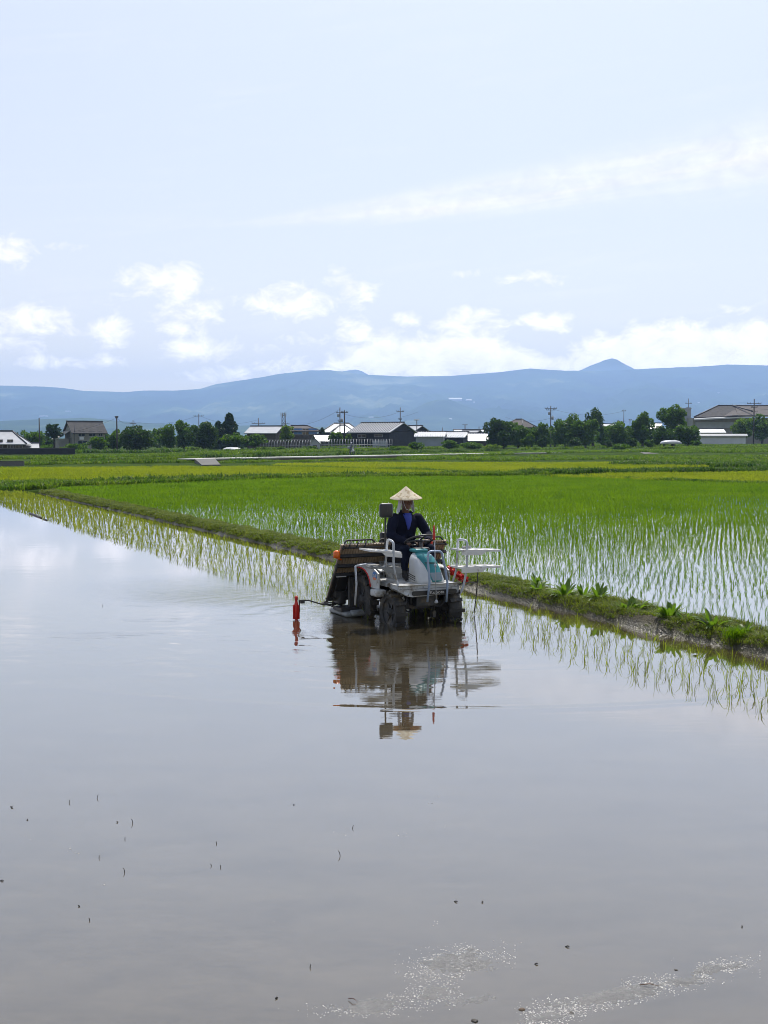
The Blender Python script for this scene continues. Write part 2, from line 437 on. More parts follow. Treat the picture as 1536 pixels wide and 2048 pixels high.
massif('mountain', [(-900, 900), (600, 800), (655, 753), (675, 746), (695, 741), (712, 739), (722, 741), (735, 748), (745, 755), (800, 800), (1100, 800), (1110, 756), (1140, 747), (1160, 740), (1180, 731), (1196, 725), (1210, 719), (1222, 716), (1232, 719), (1248, 728), (1270, 740), (1295, 752), (1330, 800), (2500, 880)], 15500, 13600, 17000, m_forest, 9.4, rough=.35, x0=600, x1=1350, step=3, rows=40)
# foothills in front
massif('hill', [(-900, 862), (200, 868), (560, 868), (700, 858), (780, 842), (820, 822), (850, 806), (875, 799), (900, 799), (930, 812), (980, 826), (1060, 838), (1200, 850), (1400, 860), (2500, 872)], 7600, 6000, 8400, m_foot, 5.5, rough=.3, x0=-900, x1=2300, rows=40)
massif('hill', [(-900, 838), (0, 842), (90, 838), (180, 836), (280, 846), (420, 852), (560, 850), (700, 857), (900, 863), (1150, 858), (1300, 852), (1536, 856), (2500, 850)], 5200, 3800, 5900, m_foot, 7.7, rough=.4, foot_z=0, rows=40)

# ---------------------------------------------------------------- haze: real air round the whole scene
def haze():
    b = MB(); x, y0, y1, z0, z1 = 9000, -400, 12950, -1.4, 735
    b.box((0, (y0 + y1) / 2, (z0 + z1) / 2), (2 * x, y1 - y0, z1 - z0))
    m, nt, p, o = new_mat('haze_air'); nt.nodes.remove(p)
    v = nt.nodes.new('ShaderNodeVolumePrincipled')
    v.inputs['Color'].default_value = HAZE_COL; v.inputs['Density'].default_value = HAZE_DENS
    v.inputs['Anisotropy'].default_value = .4
    nt.links.new(v.outputs[0], o.inputs['Volume'])
    return tag(b.build('haze', m), kind='stuff')
HAZE_COL = (.41, .60, 1.0, 1); HAZE_DENS = 1.2e-4
haze()

# ---------------------------------------------------------------- paddies
def water_mat(name, mud, ior=2.5, near=False):
    m, nt, b, o = new_mat(name); L = nt.links.new; N = nt.nodes.new
    t = N('ShaderNodeTexCoord'); P_ = t.outputs['Object']
    mpw = N('ShaderNodeMapping'); mpw.inputs['Scale'].default_value = (1, 2.6, 1); L(P_, mpw.inputs[0]); P0 = mpw.outputs[0]
    n = N('ShaderNodeTexNoise'); n.inputs['Scale'].default_value = 1.1; n.inputs['Detail'].default_value = 9; n.inputs['Roughness'].default_value = .62; n.inputs['Distortion'].default_value = .6
    L(P0, n.inputs['Vector'])
    mr = N('ShaderNodeMapRange'); mr.inputs[1].default_value = .35; mr.inputs[2].default_value = .68; mr.inputs[3].default_value = .70; mr.inputs[4].default_value = 1.3
    mps = N('ShaderNodeMapping'); mps.inputs['Scale'].default_value = (1, 3.2, 1); mps.inputs['Rotation'].default_value = (0, 0, .18); L(P_, mps.inputs[0])
    ns = N('ShaderNodeTexNoise'); ns.inputs['Scale'].default_value = 6.5; ns.inputs['Detail'].default_value = 7; ns.inputs['Roughness'].default_value = .7; ns.inputs['Distortion'].default_value = 1.2; L(mps.outputs[0], ns.inputs['Vector'])
    na = N('ShaderNodeMath'); na.operation = 'MULTIPLY_ADD'; na.inputs[1].default_value = .55; L(ns.outputs[0], na.inputs[0]); nb_ = N('ShaderNodeMath'); nb_.operation = 'MULTIPLY_ADD'; nb_.inputs[1].default_value = .6; nb_.inputs[2].default_value = -.08; L(n.outputs[0], nb_.inputs[0]); L(nb_.outputs[0], na.inputs[2])
    L(na.outputs[0], mr.inputs[0])
    sv = N('ShaderNodeVectorMath'); sv.operation = 'SCALE'; sv.inputs[0].default_value = mud; L(mr.outputs[0], sv.inputs['Scale'])
    src = sv.outputs[0]
    if near:     # the mud lies shallower and greyer towards the near end of the paddy
        sx = N('ShaderNodeSeparateXYZ'); L(P_, sx.inputs[0])
        ym = N('ShaderNodeMapRange'); ym.interpolation_type = 'SMOOTHSTEP'; ym.inputs[1].default_value = 8.0; ym.inputs[2].default_value = 14.5
        L(sx.outputs[1], ym.inputs[0])
        s2 = N('ShaderNodeVectorMath'); s2.operation = 'SCALE'; s2.inputs[0].default_value = near; L(mr.outputs[0], s2.inputs['Scale'])
        mx = N('ShaderNodeMix'); mx.data_type = 'RGBA'; L(ym.outputs[0], mx.inputs[0]); L(s2.outputs[0], mx.inputs[6]); L(src, mx.inputs[7]); src = mx.outputs[2]
    L(src, b.inputs['Base Color'])
    # silty water: mud body under a clear mirror whose strength rises towards grazing view
    setc(b, 'Roughness', 1.0); setc(b, 'Specular IOR Level', 0.0)
    gl = N('ShaderNodeBsdfGlossy'); gl.inputs['Roughness'].default_value = .015; gl.inputs[0].default_value = (1, 1, 1, 1)
    lw = N('ShaderNodeLayerWeight'); lw.inputs['Blend'].default_value = .5
    pw = N('ShaderNodeMath'); pw.operation = 'POWER'; pw.inputs[1].default_value = ior; L(lw.outputs['Facing'], pw.inputs[0])
    ms = N('ShaderNodeMixShader'); L(pw.outputs[0], ms.inputs[0]); L(b.outputs[0], ms.inputs[1]); L(gl.outputs[0], ms.inputs[2]); L(ms.outputs[0], o.inputs[0])
    nr = N('ShaderNodeNewGeometry')
    b['gloss'] = gl.name; b['lw'] = lw.name
    return m, nt, b, P_
def height_sum(nt, terms):
    acc = None
    for s in terms:
        if acc is None: acc = s
        else:
            a = nt.nodes.new('ShaderNodeMath'); a.operation = 'ADD'; nt.links.new(acc, a.inputs[0]); nt.links.new(s, a.inputs[1]); acc = a.outputs[0]
    return acc
def nmath(nt, op, a, b=None, clamp=False):
    n = nt.nodes.new('ShaderNodeMath'); n.operation = op; n.use_clamp = clamp
    if op == 'MULTIPLY_ADD': n.inputs[2].default_value = .45
    for i, v in enumerate((a, b)):
        if v is None: continue
        if isinstance(v, (int, float)): n.inputs[i].default_value = v
        else: nt.links.new(v, n.inputs[i])
    return n.outputs[0]
def nnoise(nt, P_, scale, stretch=(1, 1, 1), rot=0, detail=3, rough=.5):
    mp = nt.nodes.new('ShaderNodeMapping'); mp.inputs['Scale'].default_value = stretch; mp.inputs['Rotation'].default_value = (0, 0, rot)
    nt.links.new(P_, mp.inputs[0])
    n = nt.nodes.new('ShaderNodeTexNoise'); n.inputs['Scale'].default_value = scale; n.inputs['Detail'].default_value = detail; n.inputs['Roughness'].default_value = rough
    nt.links.new(mp.outputs[0], n.inputs['Vector']); return n.outputs[0]
def gauss(nt, sx, sy, cx, cy, rx, ry, rot=0):
    """soft oval mask on the water round a point"""
    ca, sa = math.cos(rot), math.sin(rot)
    dx = nmath(nt, 'SUBTRACT', sx, cx); dy = nmath(nt, 'SUBTRACT', sy, cy)
    u = nmath(nt, 'DIVIDE', nmath(nt, 'ADD', nmath(nt, 'MULTIPLY', dx, ca), nmath(nt, 'MULTIPLY', dy, sa)), rx)
    v = nmath(nt, 'DIVIDE', nmath(nt, 'ADD', nmath(nt, 'MULTIPLY', dx, -sa), nmath(nt, 'MULTIPLY', dy, ca)), ry)
    return nmath(nt, 'EXPONENT', nmath(nt, 'MULTIPLY', nmath(nt, 'ADD', nmath(nt, 'MULTIPLY', u, u), nmath(nt, 'MULTIPLY', v, v)), -1.0))

m_water, nt, b_, P_ = water_mat('muddy_water', (.060, .048, .026), near=(.080, .065, .042))
sp = nt.nodes.new('ShaderNodeSeparateXYZ'); nt.links.new(P_, sp.inputs[0]); SX, SY = sp.outputs[0], sp.outputs[1]
terms = []
OX, OY = P(840, 1244)
# 1 faint wind ripple everywhere, long in x
terms.append(nmath(nt, 'MULTIPLY', nnoise(nt, P_, 2.2, (.5, 2.4, 1), 0.05, 3), .0007))
# 2 short chop left of the machine and along its wake
cx, cy = P(430, 1175); k1 = gauss(nt, SX, SY, cx, cy, 2.6, 2.2)
cx, cy = P(540, 1195); k2 = gauss(nt, SX, SY, cx, cy, 1.5, 1.0)
cx, cy = P(760, 1230); k3 = gauss(nt, SX, SY, cx, cy, 1.2, 1.1)
chop = nnoise(nt, P_, 9, (.7, 1.7, 1), .1, 4, .6)
msk = nmath(nt, 'ADD', nmath(nt, 'MULTIPLY', k1, .35), nmath(nt, 'ADD', nmath(nt, 'MULTIPLY', k2, .9), nmath(nt, 'MULTIPLY', k3, .9)), clamp=True)
terms.append(nmath(nt, 'MULTIPLY', nmath(nt, 'MULTIPLY', chop, msk), .016))
# 3 ring waves spreading from the machine
dx = nmath(nt, 'SUBTRACT', SX, OX - .3); dy = nmath(nt, 'SUBTRACT', SY, OY)
rad = nmath(nt, 'SQRT', nmath(nt, 'ADD', nmath(nt, 'MULTIPLY', dx, dx), nmath(nt, 'MULTIPLY', dy, dy)))
radn = nmath(nt, 'ADD', rad, nmath(nt, 'MULTIPLY', nnoise(nt, P_, .8, (1, 1, 1), 0, 2), .5))
ring = nmath(nt, 'SINE', nmath(nt, 'MULTIPLY', radn, 16.0))
env = nmath(nt, 'EXPONENT', nmath(nt, 'MULTIPLY', nmath(nt, 'POWER', nmath(nt, 'DIVIDE', nmath(nt, 'SUBTRACT', rad, 2.2), 1.9), 2.0), -1.0))
patch = nmath(nt, 'MULTIPLY', nmath(nt, 'SUBTRACT', nnoise(nt, P_, .7, (1, 1.5, 1), 0, 2), .38), 4.0, clamp=True)
terms.append(nmath(nt, 'MULTIPLY', nmath(nt, 'MULTIPLY', ring, nmath(nt, 'MULTIPLY', env, nmath(nt, 'MULTIPLY', patch, nmath(nt, 'MULTIPLY_ADD', nmath(nt, 'LESS_THAN', SX, OX - 1.0), 2.2)))), .0011))
# 3b fine wind-drawn wavelets over the left half, between the wake and the bow wave
cx, cy = P(300, 1275); k5 = gauss(nt, SX, SY, cx, cy, 4.2, 3.2, .25)
wl_ = nnoise(nt, P_, 4.5, (.30, 3.4, 1), .10, 4, .55); lump = nmath(nt, 'MULTIPLY', nmath(nt, 'SUBTRACT', nnoise(nt, P_, .9, (.7, 1.8, 1), 0, 3), .42), 4.0, clamp=True)
terms.append(nmath(nt, 'MULTIPLY', nmath(nt, 'MULTIPLY', wl_, nmath(nt, 'MULTIPLY', k5, lump)), .0065))
# 4 the one clear bow wave, an arc round the machine's front
ax, ay = P(840, 1418); R0 = 9.0
d2x = nmath(nt, 'SUBTRACT', SX, ax + .4); d2y = nmath(nt, 'SUBTRACT', SY, ay + R0)
r2 = nmath(nt, 'SQRT', nmath(nt, 'ADD', nmath(nt, 'MULTIPLY', d2x, d2x), nmath(nt, 'MULTIPLY', d2y, d2y)))
q = nmath(nt, 'DIVIDE', nmath(nt, 'SUBTRACT', r2, R0), .09)
arc = nmath(nt, 'EXPONENT', nmath(nt, 'MULTIPLY', nmath(nt, 'MULTIPLY', q, q), -1.0))
near = nmath(nt, 'EXPONENT', nmath(nt, 'MULTIPLY', nmath(nt, 'POWER', nmath(nt, 'DIVIDE', d2x, 3.4), 2.0), -1.0))
below = nmath(nt, 'LESS_THAN', d2y, 0.0)
terms.append(nmath(nt, 'MULTIPLY', nmath(nt, 'MULTIPLY', arc, nmath(nt, 'MULTIPLY', near, below)), .004))
bp = nt.nodes.new('ShaderNodeBump'); bp.inputs['Strength'].default_value = 1.0; bp.inputs['Distance'].default_value = 1.0
nt.links.new(height_sum(nt, terms), bp.inputs['Height']); [nt.links.new(bp.outputs[0], nt.nodes[n_].inputs['Normal']) for n_ in (b_.name, b_['gloss'])]

m_water2, nt2, b2_, P2_ = water_mat('field_water', (.05, .045, .025), 2.0)
bp = nt2.nodes.new('ShaderNodeBump'); bp.inputs['Strength'].default_value = 1.0; bp.inputs['Distance'].default_value = 1.0
nt2.links.new(nmath(nt2, 'MULTIPLY', nnoise(nt2, P2_, 2.6, (.6, 2, 1), 0, 3), .0012), bp.inputs['Height']); [nt2.links.new(bp.outputs[0], nt2.nodes[n_].inputs['Normal']) for n_ in (b2_.name, b2_['gloss'])]

def sheet(name, pts, z, m, label=None):
    b = MB(); b.add([(p[0], p[1], z) for p in pts], [tuple(range(len(pts)))])
    o = b.build(name, m); return tag(o, kind='structure')
BT0, BT1 = -52.0, 9.0                    # length of the bank along t
fl = P(-600, 984); fl2 = P(90, 984)
near_pts = [bk(.25, BT0), bk(.25, BT1 - 2), Vector((*fl2, 0)), Vector((*fl, 0)), Vector((-45, 20, 0)), Vector((-45, -12, 0)), Vector((24, -12, 0))]
sheet('paddy_water', near_pts, 0.0, m_water)
F1 = [Vector((*P(118, 978), 0)), Vector((*P(640, 958), 0)), Vector((*P(1050, 954), 0)), Vector((*P(1536, 973), 0)), Vector((*P(1900, 990), 0)), bk(40, -52), bk(.7, -52), bk(.7, 9)]
sheet('field_water', F1, 0.03, m_water2)
# ---------------------------------------------------------------- blades, clumps
def blades(base, hgt, n, wid, lean, seed, lean_sd=.35, spread=.02, bend=.8):
    """n bent blades per base point -> vertices, quads, tris"""
    r = np.random.default_rng(seed); K = len(base); M = K * n
    b = np.repeat(np.asarray(base, float), n, 0); h = np.repeat(np.asarray(hgt, float), n) * r.uniform(.55, 1.1, M)
    a = r.uniform(0, 2 * np.pi, M); d = np.stack([np.cos(a), np.sin(a), np.zeros(M)], 1)
    b = b + d * (r.uniform(0, 1, M) * spread)[:, None]
    l = np.abs(r.normal(lean, lean_sd * lean, M))
    f = a + np.pi / 2 + r.uniform(-1.2, 1.2, M); s = np.stack([np.cos(f), np.sin(f), np.zeros(M)], 1)
    w = np.repeat(np.broadcast_to(np.asarray(wid, float), (K,)), n) * r.uniform(.7, 1.3, M)
    up = np.array([0, 0, 1.0])
    mid = b + d * (l * h * .35)[:, None] + up * (h * .62)[:, None]
    tip = b + d * (l * h * (.35 + bend * .9))[:, None] + up * (h * (1 - .28 * np.minimum(l, 2)))[:, None]
    V = np.stack([b - s * (w * .35)[:, None], b + s * (w * .35)[:, None], mid + s * (w * .5)[:, None], mid - s * (w * .5)[:, None], tip], 1).reshape(-1, 3)
    o = np.arange(M)[:, None] * 5
    return V, o + np.array([0, 1, 2, 3]), o + np.array([3, 2, 4])
def in_poly(x, y, poly):
    c = np.zeros(len(x), bool); n = len(poly); j = n - 1
    for i in range(n):
        xi, yi = poly[i][0], poly[i][1]; xj, yj = poly[j][0], poly[j][1]
        t = ((yi > y) != (yj > y)) & (x < (xj - xi) * (y - yi) / (yj - yi + 1e-12) + xi); c ^= t; j = i
    return c
def fill(poly, dens, seed):
    r = np.random.default_rng(seed); xs = [p[0] for p in poly]; ys = [p[1] for p in poly]
    n = int((max(xs) - min(xs)) * (max(ys) - min(ys)) * dens)
    x = r.uniform(min(xs), max(xs), n); y = r.uniform(min(ys), max(ys), n); k = in_poly(x, y, poly)
    return np.stack([x[k], y[k], np.zeros(k.sum())], 1)
def in_view(p, m=120, top=0):
    u = 768 + FPX * p[:, 0] / np.maximum(p[:, 1], .1)
    return (p[:, 1] > 4) & (u > -m) & (u < 1536 + m)
def n_noise(p, scale, seed=0):
    return np.array([mnoise.noise(Vector((x * scale + seed, y * scale - seed, seed))) for x, y in p[:, :2]])

m_rice = leaf_mat('rice_leaf', (.078, .155, .004), (.130, .220, .007), .5, .35, None, 1.7, .12)
m_seed = leaf_mat('seedling_leaf', (.15, .20, .016), (.24, .26, .03), .5, .9, None, 1.6, .15)
m_yrice = leaf_mat('young_rice_leaf', (.17, .215, .012), (.25, .275, .022), .5, .06, None, 1.6, .06)
m_grass = leaf_mat('bank_grass_leaf', (.070, .105, .010), (.14, .18, .022), .45, 1.3, (.20, .19, .05), 1.6, .15)
m_weed = leaf_mat('broad_leaf', (.06, .13, .010), (.13, .20, .02), .45, 6, None, 1.6, .5)
m_bank = leaf_mat('meadow_leaf', (.038, .098, .007), (.120, .185, .014), .45, .35, (.22, .25, .06), 1.6, .12)
m_bankd = leaf_mat('dark_weed_leaf', (.016, .055, .006), (.070, .13, .014), .4, .5, (.19, .24, .07), 1.6, .15)

# land beyond the paddies: one sheet from their far edge to the foot of the hills
edge = [(-900, 984), (90, 984), (118, 978), (640, 958), (1050, 954), (1536, 973), (1900, 990), (2600, 1040)]
pxs = np.arange(-880, 2580, 20); Vl = []; nrow = 60
for j in range(nrow):
    for px in pxs:
        py = np.interp(px, [e[0] for e in edge], [e[1] for e in edge]); Xb, Yb = P(px, py)
        if j == 0: Vl.append((Xb, Yb - .25, -.2)); continue
        k = (j - 1) / (nrow - 2); Y = Yb + (4500 - Yb) * k ** 3.2; X = Xb * Y / Yb
        Vl.append((X, Y, land_z(X, Y) + (.12 * fbm(X * .2, Y * .2, 3, 3) - .02 if j > 1 else 0)))
n_ = len(pxs); i_ = np.arange((nrow - 1) * (n_ - 1)); r_, c_ = i_ // (n_ - 1), i_ % (n_ - 1); a_ = r_ * n_ + c_
tag(np_mesh('land', np.array(Vl), quads=np.stack([a_, a_ + 1, a_ + n_ + 1, a_ + n_], -1), m=m_land, smooth=True), kind='structure')

# the bank between the two paddies: wet mud foot, trodden turf top
def bank_z(s, t):
    w_ = .86 + .10 * fbm(t * .35, 2.0, 1)
    k = s / w_
    z = .175 * max(0, min(1, (k + .04) / .26)) ** .8 * max(0, min(1, (1.06 - k) / .16)) ** .8
    return z + (.045 * fbm(s * 2.2, t * 1.3, 5, 4) + .02 * fbm(s * 9, t * 7, 8, 3)) * (1 if .02 < k < 1 else .4) - .03
ts = np.arange(BT0, BT1 + .01, .13); ss = np.linspace(-.22, 1.2, 28); Vb = []
for t in ts:
    wob = .07 * fbm(t * .6, 0, 2, 3)
    for s in ss:
        p = bk(s + wob, t); Vb.append((p.x, p.y, bank_z(s, t)))
n_ = len(ss); i_ = np.arange((len(ts) - 1) * (n_ - 1)); r_, c_ = i_ // (n_ - 1), i_ % (n_ - 1); a_ = r_ * n_ + c_
m_bund, nt_, bb_, oo_ = new_mat('bank_mud')
t_ = nt_.nodes.new('ShaderNodeTexCoord'); sx_ = nt_.nodes.new('ShaderNodeSeparateXYZ'); nt_.links.new(t_.outputs['Object'], sx_.inputs[0])
n1_ = nt_.nodes.new('ShaderNodeTexNoise'); n1_.inputs['Scale'].default_value = 7; n1_.inputs['Detail'].default_value = 8; n1_.inputs['Roughness'].default_value = .65; nt_.links.new(t_.outputs['Object'], n1_.inputs['Vector'])
cr_ = nt_.nodes.new('ShaderNodeValToRGB'); cr_.color_ramp.elements[0].position = .38; cr_.color_ramp.elements[0].color = (.022, .017, .010, 1); cr_.color_ramp.elements[1].position = .62; cr_.color_ramp.elements[1].color = (.065, .056, .024, 1)
nt_.links.new(n1_.outputs[0], cr_.inputs[0]); nt_.links.new(cr_.outputs[0], bb_.inputs['Base Color'])
wet_ = nt_.nodes.new('ShaderNodeMapRange'); wet_.inputs[1].default_value = .03; wet_.inputs[2].default_value = .12; wet_.inputs[3].default_value = .42; wet_.inputs[4].default_value = .9
nt_.links.new(sx_.outputs[2], wet_.inputs[0]); nt_.links.new(wet_.outputs[0], bb_.inputs['Roughness'])
bp_ = nt_.nodes.new('ShaderNodeBump'); bp_.inputs['Strength'].default_value = .8; bp_.inputs['Distance'].default_value = .04
n2_ = nt_.nodes.new('ShaderNodeTexNoise'); n2_.inputs['Scale'].default_value = 30; n2_.inputs['Detail'].default_value = 5; nt_.links.new(t_.outputs['Object'], n2_.inputs['Vector'])
nt_.links.new(n2_.outputs[0], bp_.inputs['Height']); nt_.links.new(bp_.outputs[0], bb_.inputs['Normal'])
tag(np_mesh('field_bank', np.array(Vb), quads=np.stack([a_ + 1, a_, a_ + n_, a_ + n_ + 1], -1), m=m_bund, smooth=True), kind='structure')

# turf on the bank: thicker away from the camera, thin and broken near the right
r = np.random.default_rng(11)
N = 50000
t = BT0 + (BT1 - BT0) * r.uniform(0, 1, N) ** 1.15; s = r.uniform(.03, .95, N)
p = np.array([bk(a, b) for a, b in zip(s, t)])
keep = in_view(p, 60)
p, s, t = p[keep], s[keep], t[keep]
nv = n_noise(p, 1.1, 3) * .5 + n_noise(p, 3.7, 8) * .45
edgef = np.clip((s - .02) / .26, 0, 1) * np.clip((.97 - s) / .12, 0, 1)
keep = (nv + .42 * edgef + np.clip(-(t + 34) * -.012, -.25, .25) > -.02)
p, s, t, nv = p[keep], s[keep], t[keep], nv[keep]
p[:, 2] = [bank_z(a, b) for a, b in zip(s, t)]
D = p[:, 1]
V, q_, t3 = blades(p, (.05 + .05 * np.clip(nv + .4, 0, 1.4)), 6, np.maximum(.006, D * .00035), 1.1, 5, spread=.05)
tag(np_mesh('bank_grass', V, q_, t3, m_grass), kind='stuff')

# broadleaf weeds standing on the bank, right of the machine (each its own plant)
def weed(px, py, size, k, label):
    x, y = P(px, py, .12); rr = random.Random(k)
    b = MB()
    for i in range(rr.randint(26, 36)):
        a = rr.uniform(0, 6.28); L = 1.28 * size * rr.uniform(.45, 1.0); el = rr.uniform(.35, 1.25); w = L * rr.uniform(.13, .24)
        d = Vector((math.cos(a), math.sin(a), 0)); sdv = Vector((-d.y, d.x, 0)); o0 = d * rr.uniform(.01, .08)
        pts = []; wid = (.15, .75, 1.0, .7, .05)
        for j in range(5):
            f = j / 4; droop = -0.75 * f * f * math.cos(el) * L
            c = o0 + d * (L * f * math.cos(el)) + Vector((0, 0, L * f * math.sin(el) + droop * .7))
            pts += [c - sdv * w * wid[j] / 2 + Vector((0, 0, w * .18 * wid[j])), c, c + sdv * w * wid[j] / 2 + Vector((0, 0, w * .18 * wid[j]))]
        fs = []
        for j in range(4):
            for m_ in range(2): fs.append((j * 3 + m_, j * 3 + m_ + 1, j * 3 + m_ + 4, j * 3 + m_ + 3))
        b.add(pts, fs, True)
    sb, tb = to_bk(x, y); sb = min(max(sb, .34), .74); v_ = bk(sb, tb)
    o = b.build('broadleaf_weed', m_weed, loc=(v_.x, v_.y, bank_z(sb, tb) - .01))
    return tag(o, label, 'weed', 'broadleaf weeds on the grassy bank')
WEEDS = [(1040, 1188, .26, 'dark leafy weed on the bank, first of the line beside the planting machine'), (1078, 1178, .24, 'low leafy weed on the bank close behind the first dark one'),
         (1128, 1196, .30, 'bushy bright green weed on the bank where the line of weeds begins to thin'), (1168, 1197, .26, 'flat spreading weed on the bank touching a bushier one'),
         (1196, 1205, .28, 'pointed leafy weed on the bank in the middle of the weed line'), (1246, 1222, .22, 'small ragged weed on the bank before the upright tuft'),
         (1275, 1222, .30, 'upright tufted weed leaning over the flooded rice on the bank'), (1335, 1240, .31, 'wide weed with pale leaf backs at the water side of the bank'),
         (1365, 1246, .18, 'small weed beside the wide pale-backed one on the bank'), (1425, 1258, .33, 'largest broadleaf weed on the bank, near the right edge of the photo'),
         (1470, 1272, .2, 'low weed on bare mud next to the largest broadleaf weed'), (1527, 1290, .2, 'last weed on the bank, cut by the right edge of the photo')]
for k, (px, py, sz, lb) in enumerate(WEEDS): weed(px, py, sz, k + 40, lb)
# one soft green grass tuft on the bank by the right edge
x, y = P(1408, 1284, .1)
sb, tb = to_bk(x, y); v_ = bk(min(max(sb, .15), .5), tb); x, y = v_.x, v_.y
V, q_, t3 = blades(np.random.default_rng(5).normal([0, 0, 0], [.06, .06, 0.0], (60, 3)), np.full(60, .17), 7, .006, .6, 21)
o = np_mesh('grass_tuft', V, q_, t3, m_rice); o.location = (x, y, bank_z(*to_bk(x, y)))
tag(o, 'soft bright green grass tuft on the muddy bank, finer leaved than the weeds', 'grass tuft')

# ---------------------------------------------------------------- rice: rows along the bank
def rice_grid(s0, s1, t0, t1, ds, dt, seed, jit=.02, skip=.03):
    r = np.random.default_rng(seed)
    S_, T_ = np.meshgrid(np.arange(s0, s1, ds), np.arange(t0, t1, dt)); S_, T_ = S_.ravel(), T_.ravel()
    S_ = S_ + r.normal(0, jit, len(S_)) + .04 * np.sin(T_ * .5); T_ = T_ + r.normal(0, jit * 1.5, len(T_))
    k = r.uniform(0, 1, len(S_)) > skip; S_, T_ = S_[k], T_[k]
    return np.stack([BANK0.x + ER.x * S_ + EB.x * T_, BANK0.y + ER.y * S_ + EB.y * T_, np.zeros(len(S_))], 1), S_, T_
# flooded field behind the bank
p1, s1_, t1_ = rice_grid(1.15, 44, -50, 62, .30, .165, 31, .014, .04)
k = in_poly(p1[:, 0], p1[:, 1], [(v.x, v.y) for v in F1]) & in_view(p1, 60) & (p1[:, 1] > 8)
p1 = p1[k]
p1[:, 2] = .02
vig = np.clip(.95 + .5 * n_noise(p1, .09, 4) + .2 * n_noise(p1, .5, 9), .6, 1.35)
h1 = .222 * vig * np.random.default_rng(3).uniform(.85, 1.15, len(p1))
# seedlings planted this morning along the bank in the near paddy, and behind the machine
p2, s2_, t2_ = rice_grid(-2.05, -.30, BT0, 11.5, .30, .18, 33, .025, .05)
p3, s3_, t3_ = rice_grid(-2.95, -2.2, -33.2, 11.5, .30, .18, 34, .025, .05)
p2 = np.concatenate([p2, p3]); k = in_view(p2, 40) & (p2[:, 1] > 7) & (p2[:, 1] < 57.0); p2 = p2[k]
h2 = .19 * np.random.default_rng(4).uniform(.7, 1.2, len(p2))
lx, ly = P(840, 1244)
near2 = np.argsort(p2[:, 1])[:170]; near1 = np.argsort(p1[:, 1])[:130]
def clumps(pos, hs, idx, m, name, label, group, nb, wid, lean, nvar=9, seed=0):
    variants = []
    for v in range(nvar):
        V, q_, t3 = blades(np.zeros((1, 3)), [1.0], nb + (v % 3), wid, lean, seed + v, .6, .05)
        o = np_mesh(name, V, q_, t3, m); bpy.data.objects.remove(o); variants.append(bpy.data.meshes[-1] if False else o) if False else variants.append(None)
    return variants
def clump_mesh(name, m, nb, wid, lean, seed, h=.2):
    V, q_, t3 = blades(np.array([[0, 0, -.02]]), [h], nb, wid, lean, seed, .6, .018)
    o = np_mesh(name, V, q_, t3, m); me = o.data; bpy.data.objects.remove(o); return me
def place_clumps(pos, hs, idx, meshes, href, name, label, cat, group):
    for i in idx:
        o = bpy.data.objects.new(name, meshes[int(i) % len(meshes)]); C.objects.link(o)
        o.location = pos[i]; f = hs[i] / href; o.scale = (f, f, f); o.rotation_euler = (0, 0, random.uniform(0, 6.28))
        tag(o, label, cat, group)
seed_meshes = [clump_mesh('rice_seedling', m_seed, 5 + v % 3, .0060, .42, 100 + v, .19) for v in range(10)]
rice_meshes = [clump_mesh('rice_plant', m_rice, 8 + v % 3, .0064, .30, 200 + v, .245) for v in range(10)]
place_clumps(p2, h2, near2, seed_meshes, .19, 'rice_seedling', 'thin yellow-green rice seedling standing in open water in front of the grassy bank', 'rice seedling', 'newly planted seedlings in the near paddy')
place_clumps(p1, h1, near1, rice_meshes, .245, 'rice_plant', 'green rice clump in the flooded field right behind the weedy bank', 'rice plant', 'front rice clumps of the field behind the bank')
m2 = np.ones(len(p2), bool); m2[near2] = False; m1 = np.ones(len(p1), bool); m1[near1] = False
D = p2[m2][:, 1]
V, q_, t3 = blades(p2[m2] - [0, 0, .02], h2[m2], 6, np.maximum(.0060, D * .00032), .42, 51, .6, .018)
tag(np_mesh('rice_seedlings', V, q_, t3, m_seed), kind='stuff')
D = p1[m1][:, 1]; pf = p1[m1]; hf = h1[m1]
nr = D < 34
V, q_, t3 = blades(pf[nr] - [0, 0, .02], hf[nr], 8, np.maximum(.0062, D[nr] * .00026), .30, 52, .6, .018)
tag(np_mesh('rice_rows', V, q_, t3, m_rice), kind='stuff')
V, q_, t3 = blades(pf[~nr] - [0, 0, .02], hf[~nr], 9, np.maximum(.008, D[~nr] * .00030), .42, 53, .6, .03)
tag(np_mesh('rice_rows', V, q_, t3, m_rice), kind='stuff')

